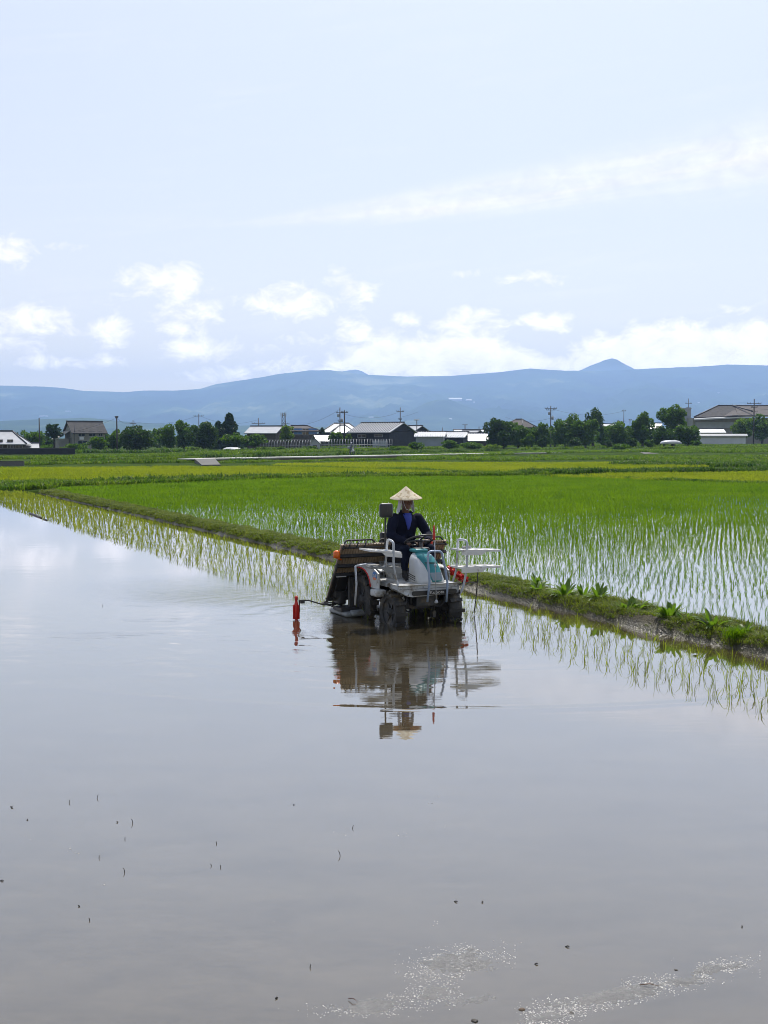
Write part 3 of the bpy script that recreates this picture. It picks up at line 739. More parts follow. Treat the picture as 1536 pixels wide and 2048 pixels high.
# ---------------------------------------------------------------- the fields and grassy strips farther off
def gp(pts): return [P(*p_) for p_ in pts]
def far_field(pts, dens, h, m, seed, wid=.05, nb=4, name='rice_field'):
    poly = gp(pts); p_ = fill(poly, dens, seed); p_ = p_[in_view(p_, 40)]
    p_[:, 2] = [land_z(x, y) for x, y in p_[:, :2]]
    hh = h * np.clip(1 + .35 * n_noise(p_, .15, seed) + .15 * n_noise(p_, .9, seed), .5, 1.6)
    V, q_, t3 = blades(p_, hh, nb, wid, .5, seed, .6, .06)
    return tag(np_mesh(name, V, q_, t3, m), kind='stuff')
def strip(name, px_line, width, h, m, seed, dens=14, wid=.045, nb=5, hvar=.6, z0=0.0, clump=.25):
    """a grassy strip: width in metres across a ground line given by its pixels"""
    r = np.random.default_rng(seed); L = [Vector((*P(*p_), 0)) for p_ in px_line]; out = []
    for a, b in zip(L[:-1], L[1:]):
        d = b - a; n = int(d.length * width * dens); u = r.uniform(0, 1, n); w_ = r.uniform(-.5, .5, n) * width
        nn = Vector((-d.y, d.x, 0)).normalized()
        if nn.y < 0: nn = -nn
        out.append(np.stack([a.x + d.x * u + nn.x * w_, a.y + d.y * u + nn.y * w_, np.zeros(n)], 1))
    p_ = np.concatenate(out); p_ = p_[in_view(p_, 40)]
    nz_ = n_noise(p_, clump, seed) + .5 * n_noise(p_, clump * 4, seed + 3)
    p_[:, 2] = [land_z(x, y) + z0 for x, y in p_[:, :2]]
    hh = h * np.clip(1 + hvar * nz_, .25, 2.2)
    V, q_, t3 = blades(p_, hh, nb, wid, .75, seed, .6, .12)
    return tag(np_mesh(name, V, q_, t3, m), kind='stuff')
far_field([(-120, 962), (100, 966), (400, 960), (700, 952), (960, 949.5), (780, 943.5), (520, 936), (0, 940), (-200, 941)], 22, .27, m_yrice, 61, .03)
far_field([(540, 935.5), (800, 942), (990, 948.5), (1100, 944), (1420, 936), (1360, 929.5), (1000, 929), (760, 929.5), (560, 931)], 18, .3, m_yrice, 62, .04)
far_field([(1090, 957), (1200, 953), (1536, 947.5), (1800, 944), (1900, 976), (1545, 969.5)], 24, .26, m_yrice, 63, .03)
# strips, near to far
strip('grass_strip', [(-300, 982), (60, 981), (112, 975), (400, 965.5), (640, 956.5), (1050, 952.6)], 1.7, .36, m_bank, 71, 45)
strip('weed_strip', [(60, 979), (112, 973.5), (400, 964.5), (640, 955.5), (1050, 951.9)], 1.2, .44, m_bankd, 72, 14, .06)
strip('grass_strip', [(-300, 972), (0, 971), (60, 976), (112, 974)], 3.4, .38, m_bank, 73, 22)
strip('grass_strip', [(1050, 952.6), (1180, 956.4), (1536, 972), (1900, 988)], .9, .22, m_bank, 74, 45)
strip('grass_strip', [(1040, 950.5), (1536, 944.5), (1900, 941)], 2.6, .46, m_bankd, 75, 24, .06)
strip('grass_strip', [(500, 935.4), (640, 938.5), (800, 943), (1000, 949.6), (1100, 951.5)], 1.3, .3, m_bank, 76, 26)
strip('grass_strip', [(1240, 932), (1420, 934.5), (1900, 936)], 7, .55, m_bankd, 77, 8, .08)
strip('grass_strip', [(1330, 928), (1536, 927), (1900, 926)], 14, .5, m_bank, 78, 6, .09)
# ---------------------------------------------------------------- rice transplanter (local axes: x to the photo's right, -y forward, z up)
MO = P(840, 1244)
M_ = lambda v: v
m_white = mat('white_panel', (.50, .515, .515), .42, var=.08, dirt=(.16, .125, .08), dirt_amt=.6, dscale=7)
m_shelf = mat('sunlit_shelf', (.74, .74, .72), .45, var=.05, dirt=(.3, .25, .18), dirt_amt=.3, dscale=9)  # whiter copy of the panel white, sunlight on the shelves put into the colour
m_clean = mat('hood_panel', (.56, .575, .58), .38, var=.06, dirt=(.30, .26, .20), dirt_amt=.12, dscale=6)
m_teal = mat('teal_panel', (.035, .24, .26), .3, var=.06, dirt=(.14, .22, .20), dirt_amt=.05, dscale=5)
m_tube = mat('pale_tube', (.50, .53, .57), .38, .0, dirt=(.22, .18, .12), dirt_amt=.35, dscale=9)
m_btube = mat('blue_grey_tube', (.33, .42, .58), .38, dirt=(.2, .17, .12), dirt_amt=.25, dscale=9)
m_black = mat('black_plastic', (.018, .018, .02), .45, var=.2)
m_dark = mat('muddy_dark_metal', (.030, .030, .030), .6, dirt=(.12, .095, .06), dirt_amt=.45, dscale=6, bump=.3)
m_tyre = mat('muddy_rubber', (.022, .021, .02), .7, dirt=(.10, .08, .05), dirt_amt=.6, dscale=8, bump=.4)
m_brown = mat('tray_plastic', (.34, .26, .18), .6, var=.25, vscale=5, dirt=(.30, .25, .18), dirt_amt=.4, dscale=4)
m_red = mat('red_plastic', (.55, .02, .015), .4, var=.1)
m_orange = mat('orange_lens', (.85, .16, .01), .25)
m_glass = mat('lamp_lens', (.25, .30, .33), .15)
m_mirror = mat('mirror_back', (.02, .022, .025), .35)
m_grey = mat('worn_grey_metal', (.22, .23, .23), .5, dirt=(.12, .1, .07), dirt_amt=.5, dscale=5)
m_letter = mat('white_lettering', (.62, .62, .60), .5)
m_blueb = mat('badge_blue', (.05, .20, .55), .4)
m_orangeb = mat('badge_orange', (.75, .20, .05), .4)

RT = thing('rice_transplanter', 'white and teal riding rice transplanter with side racks, driven through the flooded paddy', 'transplanter', (MO[0], MO[1], 0), PHI)
cpx, spx = math.cos(PHI), math.sin(PHI)
def LZ(zx, zy, yl):
    """local point of the machine at depth yl from a point of the enlarged photograph"""
    px, py = zx / 3.072 + 560, zy / 3.07 + 940
    u = (px - 768) / FPX; v = (1024 - py) / FPX
    d = Vector((u, math.cos(PITCH) + v * math.sin(PITCH), -math.sin(PITCH) + v * math.cos(PITCH)))
    k = (yl + (-MO[0] * spx + MO[1] * cpx)) / (-d.x * spx + d.y * cpx)
    wx, wy = d.x * k - MO[0], d.y * k - MO[1]
    return Vector((wx * cpx + wy * spx, yl, H + d.z * k))
def bend(pts, r=.04, n=4):
    """round the corners of a tube path"""
    pts = [Vector(p) for p in pts]; out = [pts[0]]
    for a, b, c in zip(pts[:-2], pts[1:-1], pts[2:]):
        d1 = (a - b); d2 = (c - b); q = min(r, d1.length * .45, d2.length * .45)
        p0 = b + d1.normalized() * q; p1 = b + d2.normalized() * q
        for i in range(n + 1):
            f = i / n; out.append((1 - f) ** 2 * p0 + 2 * f * (1 - f) * b + f * f * p1)
    return out + [pts[-1]]
def text_mesh(name, s, size, m, parent, loc, rot, depth=.002, align='CENTER', sx=1.0):
    cu = bpy.data.curves.new(name, 'FONT'); cu.body = s; cu.size = size; cu.extrude = depth; cu.align_x = align; cu.align_y = 'CENTER'
    t = bpy.data.objects.new(name, cu); C.objects.link(t); bpy.context.view_layer.update()
    me = bpy.data.meshes.new_from_object(t.evaluated_get(bpy.context.evaluated_depsgraph_get()))
    bpy.data.objects.remove(t)
    me.materials.clear(); me.materials.append(m)
    o = bpy.data.objects.new(name, me); C.objects.link(o); o.parent = parent; o.location = loc; o.rotation_euler = rot; o.scale = (sx, 1, 1)
    return o

# --- deck with front bumper
b = MB()
front = [(-.475, .555), (.46, .555), (.47, .50), (.455, .41), (-.26, .395), (-.34, .41), (-.435, .46), (-.485, .50)]
b.loft([[Vector((x, -.275 + (.035 if abs(x) > .44 else 0), z)) for x, z in front], [Vector((x * 1.01, -.262, z)) for x, z in front], [Vector((x * .9 if x < 0 else x, .10, z)) for x, z in front]], True, False)
b.box((-.03, .43, .53), (.86, .66, .05))
deck = b.build('deck', m_white, RT)
b = MB(); o_ = [(-.27, .425), (-.245, .412), (.41, .412), (.43, .425), (.43, .46), (.41, .475), (-.245, .475), (-.27, .46)]
b.prism([(x, -.2785, z) for x, z in o_], (0, .01, 0)); grille = b.build('front_grille', m_black, RT)
text_mesh('lettering', 'Kubota', .062, m_letter, grille, (.115, -.2795, .443), (R(90), 0, 0), sx=1.25)
# --- hood: white shell, teal face, lamp, vents
def hood_ring(z, xl, xr, yf, yb, k=.05, n=5):
    pts = []
    for cx, cy, a0 in ((xr - k, yf + k, -90), (xr - k, yb - k, 0), (xl + k, yb - k, 90), (xl + k, yf + k, 180)):
        for i in range(n + 1):
            a = R(a0 + 90 * i / n); pts.append(Vector((cx + k * math.cos(a), cy + k * math.sin(a), z)))
    return pts
HP = [(.553, -.115, .315, -.175, .17), (.60, -.113, .31, -.165, .17), (.72, -.108, .285, -.115, .17), (.82, -.10, .262, -.06, .18), (.885, -.088, .24, -.015, .19), (.93, -.06, .215, .03, .20), (.955, -.03, .18, .08, .20)]
b = MB(); b.loft([hood_ring(*h, k=.055) for h in HP]); hood = b.build('hood', m_clean, RT)
def hood_y(z): return np.interp(z, [h[0] for h in HP], [h[3] for h in HP])
rows = [(.575, .09, .255), (.62, .07, .272), (.70, .045, .275), (.79, .02, .258), (.86, -.02, .24), (.91, -.055, .218), (.945, -.04, .185), (.985, .0, .15)]
b = MB(); rings = []
for z, xl, xr in rows:
    y0 = hood_y(z) - .014 if z < .95 else .085
    rings.append([Vector((xl, y0 + .04, z)), Vector((xl + .015, y0 + .004, z)), Vector(((xl + xr) / 2, y0 - .006, z)), Vector((xr - .015, y0 + .004, z)), Vector((xr, y0 + .04, z)), Vector(((xl + xr) / 2, y0 + .09, z))])
b.loft(rings); b.bbox((.065, .17, .985), (.20, .21, .05), .022); teal = b.build('hood_face', m_teal, hood)
b = MB()
for z in (.835, .82): b.box((.135, hood_y(z) - .0225, z), (.20, .006, .006))
for i in range(3): b.box((-.1135 + .0005 * i, .03, .66 - .028 * i), (.006, .20, .009), (R(9), 0, 0))
b.build('hood_vents', m_black, hood)
b = MB(); rings = []
for z, xl, xr in ((.595, .105, .235), (.64, .09, .25), (.70, .075, .255)):
    y0 = hood_y(z) - .024; rings.append([Vector((xl, y0, z)), Vector((xr, y0, z)), Vector((xr, y0 + .02, z)), Vector((xl, y0 + .02, z))])
b.loft(rings, True, False); b.build('headlamp', m_glass, RT)
b = MB()     # pale curling emblem on the teal face
ey = hood_y(.895) - .024
for k, (cx, cz, a0, a1, rr) in enumerate(((.095, .902, 20, 200, .017), (.098, .886, 200, 380, .017))):
    b.tube([(cx + rr * 1.3 * math.cos(R(a)), ey - .002, cz + rr * math.sin(R(a))) for a in range(a0, a1, 20)], .0045, 6)
b.build('emblem', m_letter, hood)
# lever left of the hood, yellow tipped
b = MB(); b.tube([LZ(770, 700, .2), LZ(792, 600, .2), LZ(800, 545, .2)], .011, 8); lev = b.build('gear_lever', m_black, RT)
b = MB(); b.tube([LZ(793, 600, .2) + Vector((-.012, -.012, 0)), LZ(802, 545, .2) + Vector((-.008, -.01, 0))], .012, 8); b.build('lever_grip', mat('yellow_grip', (.45, .33, .05), .5), lev)
# --- front hoop guard, centre marker rod
b = MB(); b.tube(bend([LZ(905, 810, -.31), LZ(920, 690, -.31), LZ(908, 560, -.31), LZ(912, 499, -.31), LZ(992, 498, -.31), LZ(1012, 590, -.31), LZ(1030, 700, -.31), LZ(1022, 810, -.31)], .05), .0155, 10)
b.build('front_guard', m_btube, RT)
b = MB(); b.tube([LZ(960, 797, -.335), LZ(954, 590, -.335), LZ(950, 430, -.335)], .0065, 8); b.lathe([(.012, -.02), (.02, -.01), (.02, .01), (.012, .02)], LZ(954, 585, -.335), 'Z', 10); b.lathe([(.018, -.03), (.03, -.02), (.012, .02)], LZ(960, 805, -.335), 'Z', 10)
rod = b.build('centre_marker', m_tube, RT)
b = MB(); t0 = LZ(946, 430, -.335); b.lathe([(.016, 0), (.019, .02), (.017, .10), (.010, .19), (.004, .205)], t0, 'Z', 10); b.build('marker_tip', m_red, rod)
b = MB()
for x, z in ((-.44, .51), (-.33, .43), (.44, .52), (.435, .43), (-.1, .53), (.3, .53)): b.lathe([(.011, -.2785), (.011, -.283), (.004, -.285)], (x, 0, z), 'Y', 8)
b.build('bumper_bolts', m_grey, deck)
b = MB(); b.tube(bend([(-.30, -.2, .40), (-.34, -.18, .22), (-.22, -.12, .16), (-.1, .1, .3)], .06), .012, 6); b.build('hydraulic_hose', m_black, RT)
b = MB(); b.tube(bend([(.28, -.2, .40), (.26, -.2, .25), (.16, -.1, .2), (.05, .1, .3)], .06), .011, 6); b.build('hydraulic_hose', m_black, RT)
b = MB(); b.box((.0, -.2775, .505), (.9, .004, .004)); b.build('bumper_seam', m_dark, deck)
# --- steering wheel
SW = Vector((.155, .30, 1.115)); tl = R(24); SR = .215
b = MB(); b.tube([SW + Vector((SR * math.cos(a), SR * math.sin(a) * math.cos(tl), -SR * math.sin(a) * math.sin(tl))) for a in np.linspace(0, 2 * math.pi, 32, endpoint=False)], .0135, 8, closed=True)
for a in (20, 160, 270): b.tube([SW, SW + Vector((.21 * math.cos(R(a)), .21 * math.sin(R(a)) * math.cos(tl), -.21 * math.sin(R(a)) * math.sin(tl)))], .012, 6)
b.lathe([(.05, -.03), (.055, .0), (.03, .012)], SW, 'Z', 14); sw = b.build('steering_wheel', m_black, RT)
b = MB(); b.tube([(.115, .14, .90), SW], .028, 10); b.bbox((.115, .21, .985), (.24, .14, .07), .02); b.build('steering_column', m_black, RT)
# --- seat
b = MB(); b.bbox((.17, .93, .80), (.46, .44, .10), .045); b.build('seat', m_black, RT)
b = MB(); b.bbox((.17, 1.14, 1.0), (.44, .09, .36), .04, (R(-8), 0, 0)); b.build('backrest', m_black, RT)
b = MB(); b.box((.12, .88, .65), (.52, .60, .22), taper=(.9, .9)); b.bbox((.12, .70, .62), (.56, .30, .16), .03); b.build('seat_base', m_white, RT)
b = MB(); b.tube([(.50, .62, .62), (.50, .60, 1.02)], .012); b.bbox((.50, .60, 1.05), (.045, .045, .09), .015); b.build('control_lever', m_red, RT)
# --- chassis
b = MB()
b.box((0, .45, .36), (.34, 1.3, .12)); b.box((0, 0, .25), (.80, .10, .10)); b.box((0, .95, .28), (.78, .12, .12)); b.bbox((.02, .22, .34), (.44, .62, .18), .03)
b.box((-.02, -.16, .33), (.30, .12, .15)); b.tube([(-.38, .35, .34), (-.30, .0, .22)], .02); b.tube([(.3, .35, .34), (.32, .0, .2)], .02); b.tube([(.12, -.22, .36), (.12, -.16, .15)], .018); b.box((.12, -.16, .13), (.05, .08, .09))
for x in (-.22, .02, .24): b.tube([(x, .95, .3), (x, 1.45, .42)], .022)
b.build('chassis', m_dark, RT)
# --- wheels
def wheel(x, y, rad, wid, zc, nl):
    w_ = bpy.data.objects.new('wheel', None); C.objects.link(w_); w_.parent = RT; w_.location = (x, y, zc)
    b = MB(); t = wid / 2
    b.lathe([(rad * .62, -t * .8), (rad * .84, -t), (rad * .90, -t * .6), (rad * .90, t * .6), (rad * .84, t), (rad * .62, t * .8), (rad * .62, -t * .8)], axis='X', n=36, cap=False)
    for i in range(nl):
        a = 2 * math.pi * i / nl
        b.box((0, rad * .93 * math.cos(a), rad * .93 * math.sin(a)), (wid * 1.12, rad * .10, rad * .16), (a, 0, R(14 if i % 2 else -14)))
    b.build('tyre', m_tyre, w_)
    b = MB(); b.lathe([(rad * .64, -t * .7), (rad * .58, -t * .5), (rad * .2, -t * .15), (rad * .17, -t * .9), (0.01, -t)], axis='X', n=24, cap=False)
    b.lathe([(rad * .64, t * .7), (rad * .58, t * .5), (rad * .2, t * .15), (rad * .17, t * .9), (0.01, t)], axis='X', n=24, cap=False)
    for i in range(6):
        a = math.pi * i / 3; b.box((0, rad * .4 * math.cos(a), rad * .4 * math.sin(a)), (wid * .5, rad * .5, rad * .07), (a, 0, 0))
    b.build('rim', m_dark, w_)  # dark muddy colour also stands in for the shadow on the wheels
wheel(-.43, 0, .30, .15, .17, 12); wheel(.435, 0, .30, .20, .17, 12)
wheel(-.47, .86, .40, .12, .24, 16); wheel(.50, .86, .40, .12, .24, 16)
# --- side covers over the rear wheels; right-hand one carries the round badge
def side_cover(sx, x, badge):
    b = MB(); ring = []
    arch = [(.70 + .44 * math.cos(a), .30 + .46 * math.sin(a)) for a in np.linspace(R(150), R(62), 9)]
    low = [(.17, .40), (.17, .60), (.22, .70), (.40, .755), (.90, .775)]
    prof = low + [(y, z) for y, z in reversed(arch)]
    prof = [(.19, .47), (.17, .60), (.20, .68), (.34, .735), (.90, .755), (.90, .715), (.74, .715), (.62, .695), (.53, .645), (.465, .565), (.43, .47)]
    b.prism([(x, y, z) for y, z in prof], (sx * .02, 0, 0)); b.prism([(x - sx * .02, .19, .7), (x - sx * .02, .34, .728), (x - sx * .02, .9, .748), (x - sx * .22, .9, .748), (x - sx * .22, .19, .728)], (0, 0, .014))
    o = b.build('side_cover', m_white, RT)
    b = MB(); b.tube([(x + sx * .021, y, z) for y, z in ((.90, .712), (.74, .712), (.625, .692), (.535, .642), (.472, .565), (.437, .475))], .011, 6); b.build('red_edge', m_red, o)
    b = MB(); b.bbox((x + sx * .01, .22, .415), (.15, .22, .10), .02); b.build('step', m_white, RT)
    if badge:
        xx = x + sx * .0205
        b = MB(); b.prism([(xx, .31 + .075 * math.cos(a) * (1 if abs(math.cos(a)) < .8 else .95), .645 + .058 * math.sin(a)) for a in np.linspace(0, 2 * math.pi, 20, endpoint=False)], (sx * .002, 0, 0)); bd = b.build('badge', m_blueb, o)
        b = MB(); b.prism([(xx + sx * .0022, .31 + .055 * math.cos(a), .602 + .020 * math.sin(a)) for a in np.linspace(0, 2 * math.pi, 14, endpoint=False)], (sx * .002, 0, 0)); b.build('badge_accent', m_orangeb, bd)
        text_mesh('lettering', '\u03b1L40', .06, m_letter, bd, (xx + sx * .004, .31, .648), (R(90), 0, R(-90)), .001, sx=.9)
side_cover(-1, -.53, True); side_cover(1, .56, False)
# --- spare-seedling racks: left
def rack(posts, shelves, m):
    r_ = bpy.data.objects.new('seedling_rack', None); C.objects.link(r_); r_.parent = RT
    b = MB()
    for pth in posts: b.tube(bend(pth, .06), .0165, 10)
    b.build('rack_frame', m, r_)
    for (x0, x1, y0, y1, z0, z1, tray) in shelves:
        b = MB(); q = [(x0, y0, z0), (x1, y0 + .02, z1), (x1, y1 - .02, z1), (x0, y1, z0)]
        b.prism(q, (0, 0, .012))
        for (a, c) in ((0, 1), (1, 2), (2, 3), (3, 0)):
            A, B = Vector(q[a]), Vector(q[c]); d = (B - A).normalized(); s_ = Vector((-d.y, d.x, 0)) * .012
            lip = .02
            b.prism([A + Vector((0, 0, .0121)), B + Vector((0, 0, .0121)), B + s_ + Vector((0, 0, .0121)), A + s_ + Vector((0, 0, .0121))], (0, 0, .012))
        xm = (x0 + x1) / 2; dz = (z1 - z0) / (x1 - x0)
        for f in (.25, .5, .75): b.box((x0 + (x1 - x0) * f, (y0 + y1) / 2, z0 + (z1 - z0) * f + .0165), (.014, (y1 - y0) * .86, .009))
        xi = x0 if abs(x0) < abs(x1) else x1; xo = x0 + x1 - xi
        b.prism([(xi, y0 - .003, z0 if xi == x0 else z1), (xi + (xo - xi) * .62, y0 + .008, (z0 + z1) / 2), (xi + (xo - xi) * .5, y0 + .006, (z0 + z1) / 2 - .05), (xi, y0 - .003, (z0 if xi == x0 else z1) - .055)], (0, .018, 0))
        b.build('rack_shelf', m_shelf if tray else m_grey, r_)
    return r_
yl = -.16
rk = rack([[LZ(762, 800, yl), LZ(718, 690, yl), LZ(697, 590, yl), LZ(698, 440, yl), LZ(660, 424, yl + .17), LZ(648, 585, yl + .17), LZ(655, 640, yl + .17)]],
     [(-.84, -.37, -.17, .20, 1.03, .985, True), (-.84, -.37, -.17, .20, .80, .775, False)], m_tube)
b = MB(); b.tube([LZ(463, 590, yl), LZ(470, 700, yl), LZ(460, 830, yl)], .014, 8); b.tube([LZ(463, 590, yl), LZ(530, 578, yl)], .012, 8); b.build('rack_strut', m_tube, rk)
rk2 = rack([[LZ(1088, 785, -.12), LZ(1122, 735, -.12), LZ(1148, 610, -.12), LZ(1150, 432, -.12), LZ(1092, 424, .10), LZ(1088, 560, .10), LZ(1080, 630, .10), LZ(1060, 690, .10)]],
     [(.58, 1.24, -.16, .17, .975, .945, True), (.58, 1.24, -.16, .17, .725, .715, True)], m_tube)
b = MB(); b.bbox((.80, .10, 1.005), (.13, .06, .035), .01); b.build('rack_latch', m_grey, rk2)
# --- mirror on its stalk
b = MB(); mc = LZ(652, 248, .32); b.bbox(mc, (.205, .07, .20), .045); b.build('mirror', m_mirror, RT)
b = MB(); b.tube([mc + Vector((0, .02, -.08)), mc + Vector((.01, .05, -.35)), mc + Vector((.03, .08, -.62)), (-.33, .42, .60)], .013, 8); b.box(mc + Vector((.005, -.0365, .03)), (.012, .004, .09)); b.build('mirror_stalk', m_dark, RT)
# --- planting unit: sloping seedling tray, rails, planting arms, floats
PU = bpy.data.objects.new('planting_unit', None); C.objects.link(PU); PU.parent = RT
tx0, tx1 = -.80, .92; top = Vector((0, .88, 1.04)); bot = Vector((0, 1.42, .19)); sl = (bot - top); nrm = Vector((0, -sl.z, sl.y)).normalized()
if nrm.y > 0: nrm = -nrm
b = MB()
n_seg = 40
mid_ = top + sl * .50
for i in range(n_seg):        # ribbed board
    x0 = tx0 + (tx1 - tx0) * i / n_seg; x1 = tx0 + (tx1 - tx0) * (i + .62) / n_seg
    b.prism([Vector((x0, 0, 0)) + top, Vector((x1, 0, 0)) + top, Vector((x1, 0, 0)) + mid_, Vector((x0, 0, 0)) + mid_], nrm * .012)
A = top - nrm * .001; B_ = bot - nrm * .001
b.prism([Vector((tx0, 0, 0)) + A, Vector((tx1, 0, 0)) + A, Vector((tx1, 0, 0)) + B_, Vector((tx0, 0, 0)) + B_], -nrm * .02)
b.build('seedling_tray', m_brown, PU)
b = MB(); b.prism([Vector((tx0 + .02, 0, 0)) + mid_ + nrm * .002, Vector((tx1 - .02, 0, 0)) + mid_ + nrm * .002, Vector((tx1 - .02, 0, 0)) + bot + nrm * .002, Vector((tx0 + .02, 0, 0)) + bot + nrm * .002], nrm * .01)
for i in range(9):
    x0 = tx0 + .08 + (tx1 - tx0 - .1) * i / 9; b.prism([Vector((x0, 0, 0)) + mid_ + nrm * .013, Vector((x0 + .07, 0, 0)) + mid_ + nrm * .013, Vector((x0 + .07, 0, 0)) + bot + nrm * .013, Vector((x0, 0, 0)) + bot + nrm * .013], nrm * .03)
b.build('tray_underside', m_dark, PU)
b = MB()
for f in (.18, .36, .52, .97):
    c_ = top + sl * f + nrm * .035; b.box((0 + (tx0 + tx1) / 2, c_.y, c_.z), (tx1 - tx0 + .05, .03, .045), (R(-32), 0, 0))
for x in (tx0 - .01, -.38, .06, .5, tx1 + .01):
    b.tube([Vector((x, 0, 0)) + top + sl * .3 + nrm * .055, Vector((x, 0, 0)) + bot + nrm * .055], .017, 6)
b.build('tray_frame', m_dark, PU)
b = MB()
for x in np.linspace(-.70, .82, 6): 
    c_ = top + sl * .53 + nrm * .0615; b.box((x, c_.y, c_.z), (.16, .006, .02), (R(-32), 0, 0))
b.build('tray_label_strip', m_letter, PU)
# green seedling mats on the upper side of the tray
V, q_, t3 = None, None, None
rr = np.random.default_rng(77); n = 2600; fx = rr.uniform(tx0 + .03, tx1 - .03, n); ff = rr.uniform(.38, .97, n)
base = np.stack([fx, top.y + sl.y * ff, top.z + sl.z * ff], 1) - np.array(nrm) * .02
V, q_, t3 = blades(base, np.full(n, .15), 4, .006, .45, 78, .6, .02)
V = V + 0; V[:, 1] += (V[:, 2] - np.repeat(base[:, 2], 20)) * .55
mats = np_mesh('seedling_mat', V, q_, t3, m_rice); mats.parent = PU; mats['kind'] = 'stuff'
b = MB()
za = 1.095
b.tube(bend([(-.78, .86, .97), (-.72, .92, za), (-.28, .92, za), (-.24, .90, 1.02)], .04), .014, 8); b.tube(bend([(-.20, .90, 1.02), (-.16, .92, za), (.84, .92, za), (.90, .86, .97)], .04), .014, 8)
for x in (-.62, -.50, -.38, -.06, .08, .22, .4, .6): b.tube([(x, .92, za), (x - .07, .86, .99)], .013, 6)
b.tube([(tx0, .87, .99), (tx1, .87, .99)], .012, 8)
b.build('tray_rail', m_dark, PU)
b = MB()
b.box((.05, 1.28, .28), (1.55, .09, .09))
for x in (-.62, -.20, .24, .66):
    b.bbox((x, 1.34, .22), (.12, .22, .20), .03); b.tube([(x, 1.34, .25), (x, 1.56, .18), (x, 1.60, .02)], .018, 6); b.box((x, 1.60, .0), (.04, .05, .14))
for x in (-.80, .86): b.tube([(x, 1.40, .17), (x * 1.15, 1.30, .16), (x * 1.1, 1.1, .15)], .015, 6)
b.build('planting_arms', m_dark, PU)
for x in (-.58, .05, .70):
    b = MB(); b.bbox((x, 1.12, .035), (.36, .62, .07), .03); b.bbox((x, .80, .06), (.22, .12, .06), .025, (R(20), 0, 0)); b.build('float', m_grey, PU)
for x in (-.60, .70):
    b = MB(); b.box((x, 1.0, .30), (.06, .05, .46)); b.box((x - .03, 1.08, .095), (.30, .30, .05)); b.build('float_bracket', m_dark, PU)
b = MB(); lp = LZ(348, 519, .95); b.lathe([(.012, -.055), (.05, -.05), (.053, .0), (.046, .04), (.02, .058), (.004, .06)], lp, 'Z', 14); b.tube([lp + Vector((0, 0, -.05)), lp + Vector((.08, .02, -.08))], .012, 6); b.build('indicator_lamp', m_orange, RT)
# --- line markers: arm with a red paddle drum each side
b = MB(); yb_ = .95
b.tube([LZ(345, 825, yb_), LZ(270, 828, yb_), LZ(215, 812, yb_), LZ(175, 800, yb_), LZ(128, 800, yb_)], .010, 8); b.box(LZ(137, 808, yb_), (.06, .04, .05)); b.tube([LZ(270, 815, yb_), LZ(330, 815, yb_), LZ(380, 830, yb_ + .1)], .012, 6)
b.tube([LZ(128, 800, yb_), LZ(118, 800, yb_), LZ(120, 870, yb_), LZ(112, 880, yb_)], .009, 6)
mk = b.build('line_marker', m_dark, RT)
b = MB(); c_ = LZ(100, 850, yb_)
b.lathe([(.014, -.20), (.022, -.19), (.022, -.10), (.028, -.06), (.028, .06), (.022, .09), (.017, .11), (.023, .12), (.025, .16), (.008, .18)], c_, 'Z', 12)
for i in range(6):
    a = math.pi * i / 3; b.box(c_ + Vector((.034 * math.cos(a), .034 * math.sin(a), -.05)), (.034, .008, .20), (0, 0, a))
b.box(c_ + Vector((0, 0, -.185)), (.11, .03, .015)); b.build('marker_drum', m_red, mk)
b = MB(); A, B_ = LZ(1028, 600, .62), LZ(1150, 684, .62); b.tube([A + (A - B_) * .25, B_ + (B_ - A) * .1], .010, 6); b.tube([LZ(1216, 612, .3), LZ(1212, 700, .3), LZ(1203, 800, .3), LZ(1192, 876, .3)], .008, 6); b.tube([LZ(1120, 690, .3), LZ(1212, 692, .3)], .007, 6)
b.tube([B_, LZ(1060, 720, .62), (.60, .8, .40)], .012, 6)
mk2 = b.build('line_marker', m_dark, RT)
b = MB(); ax = (B_ - A).normalized(); s1 = ax.orthogonal().normalized(); s2 = ax.cross(s1)
b.tube([A, B_], .028, 8)
for j in range(5):
    c_ = A + (B_ - A) * (j + .5) / 5
    for i in range(5):
        a = 2 * math.pi * i / 5 + j * .5; d = s1 * math.cos(a) + s2 * math.sin(a); e = s1 * -math.sin(a) + s2 * math.cos(a)
        q = [c_ + ax * dx + d * .02 for dx in (-.022, .022)] + [c_ + ax * .026 + d * .062, c_ - ax * .026 + d * .062]
        b.prism([q[0], q[1], q[2], q[3]], e * .010)
b.build('marker_drum', m_red, mk2)
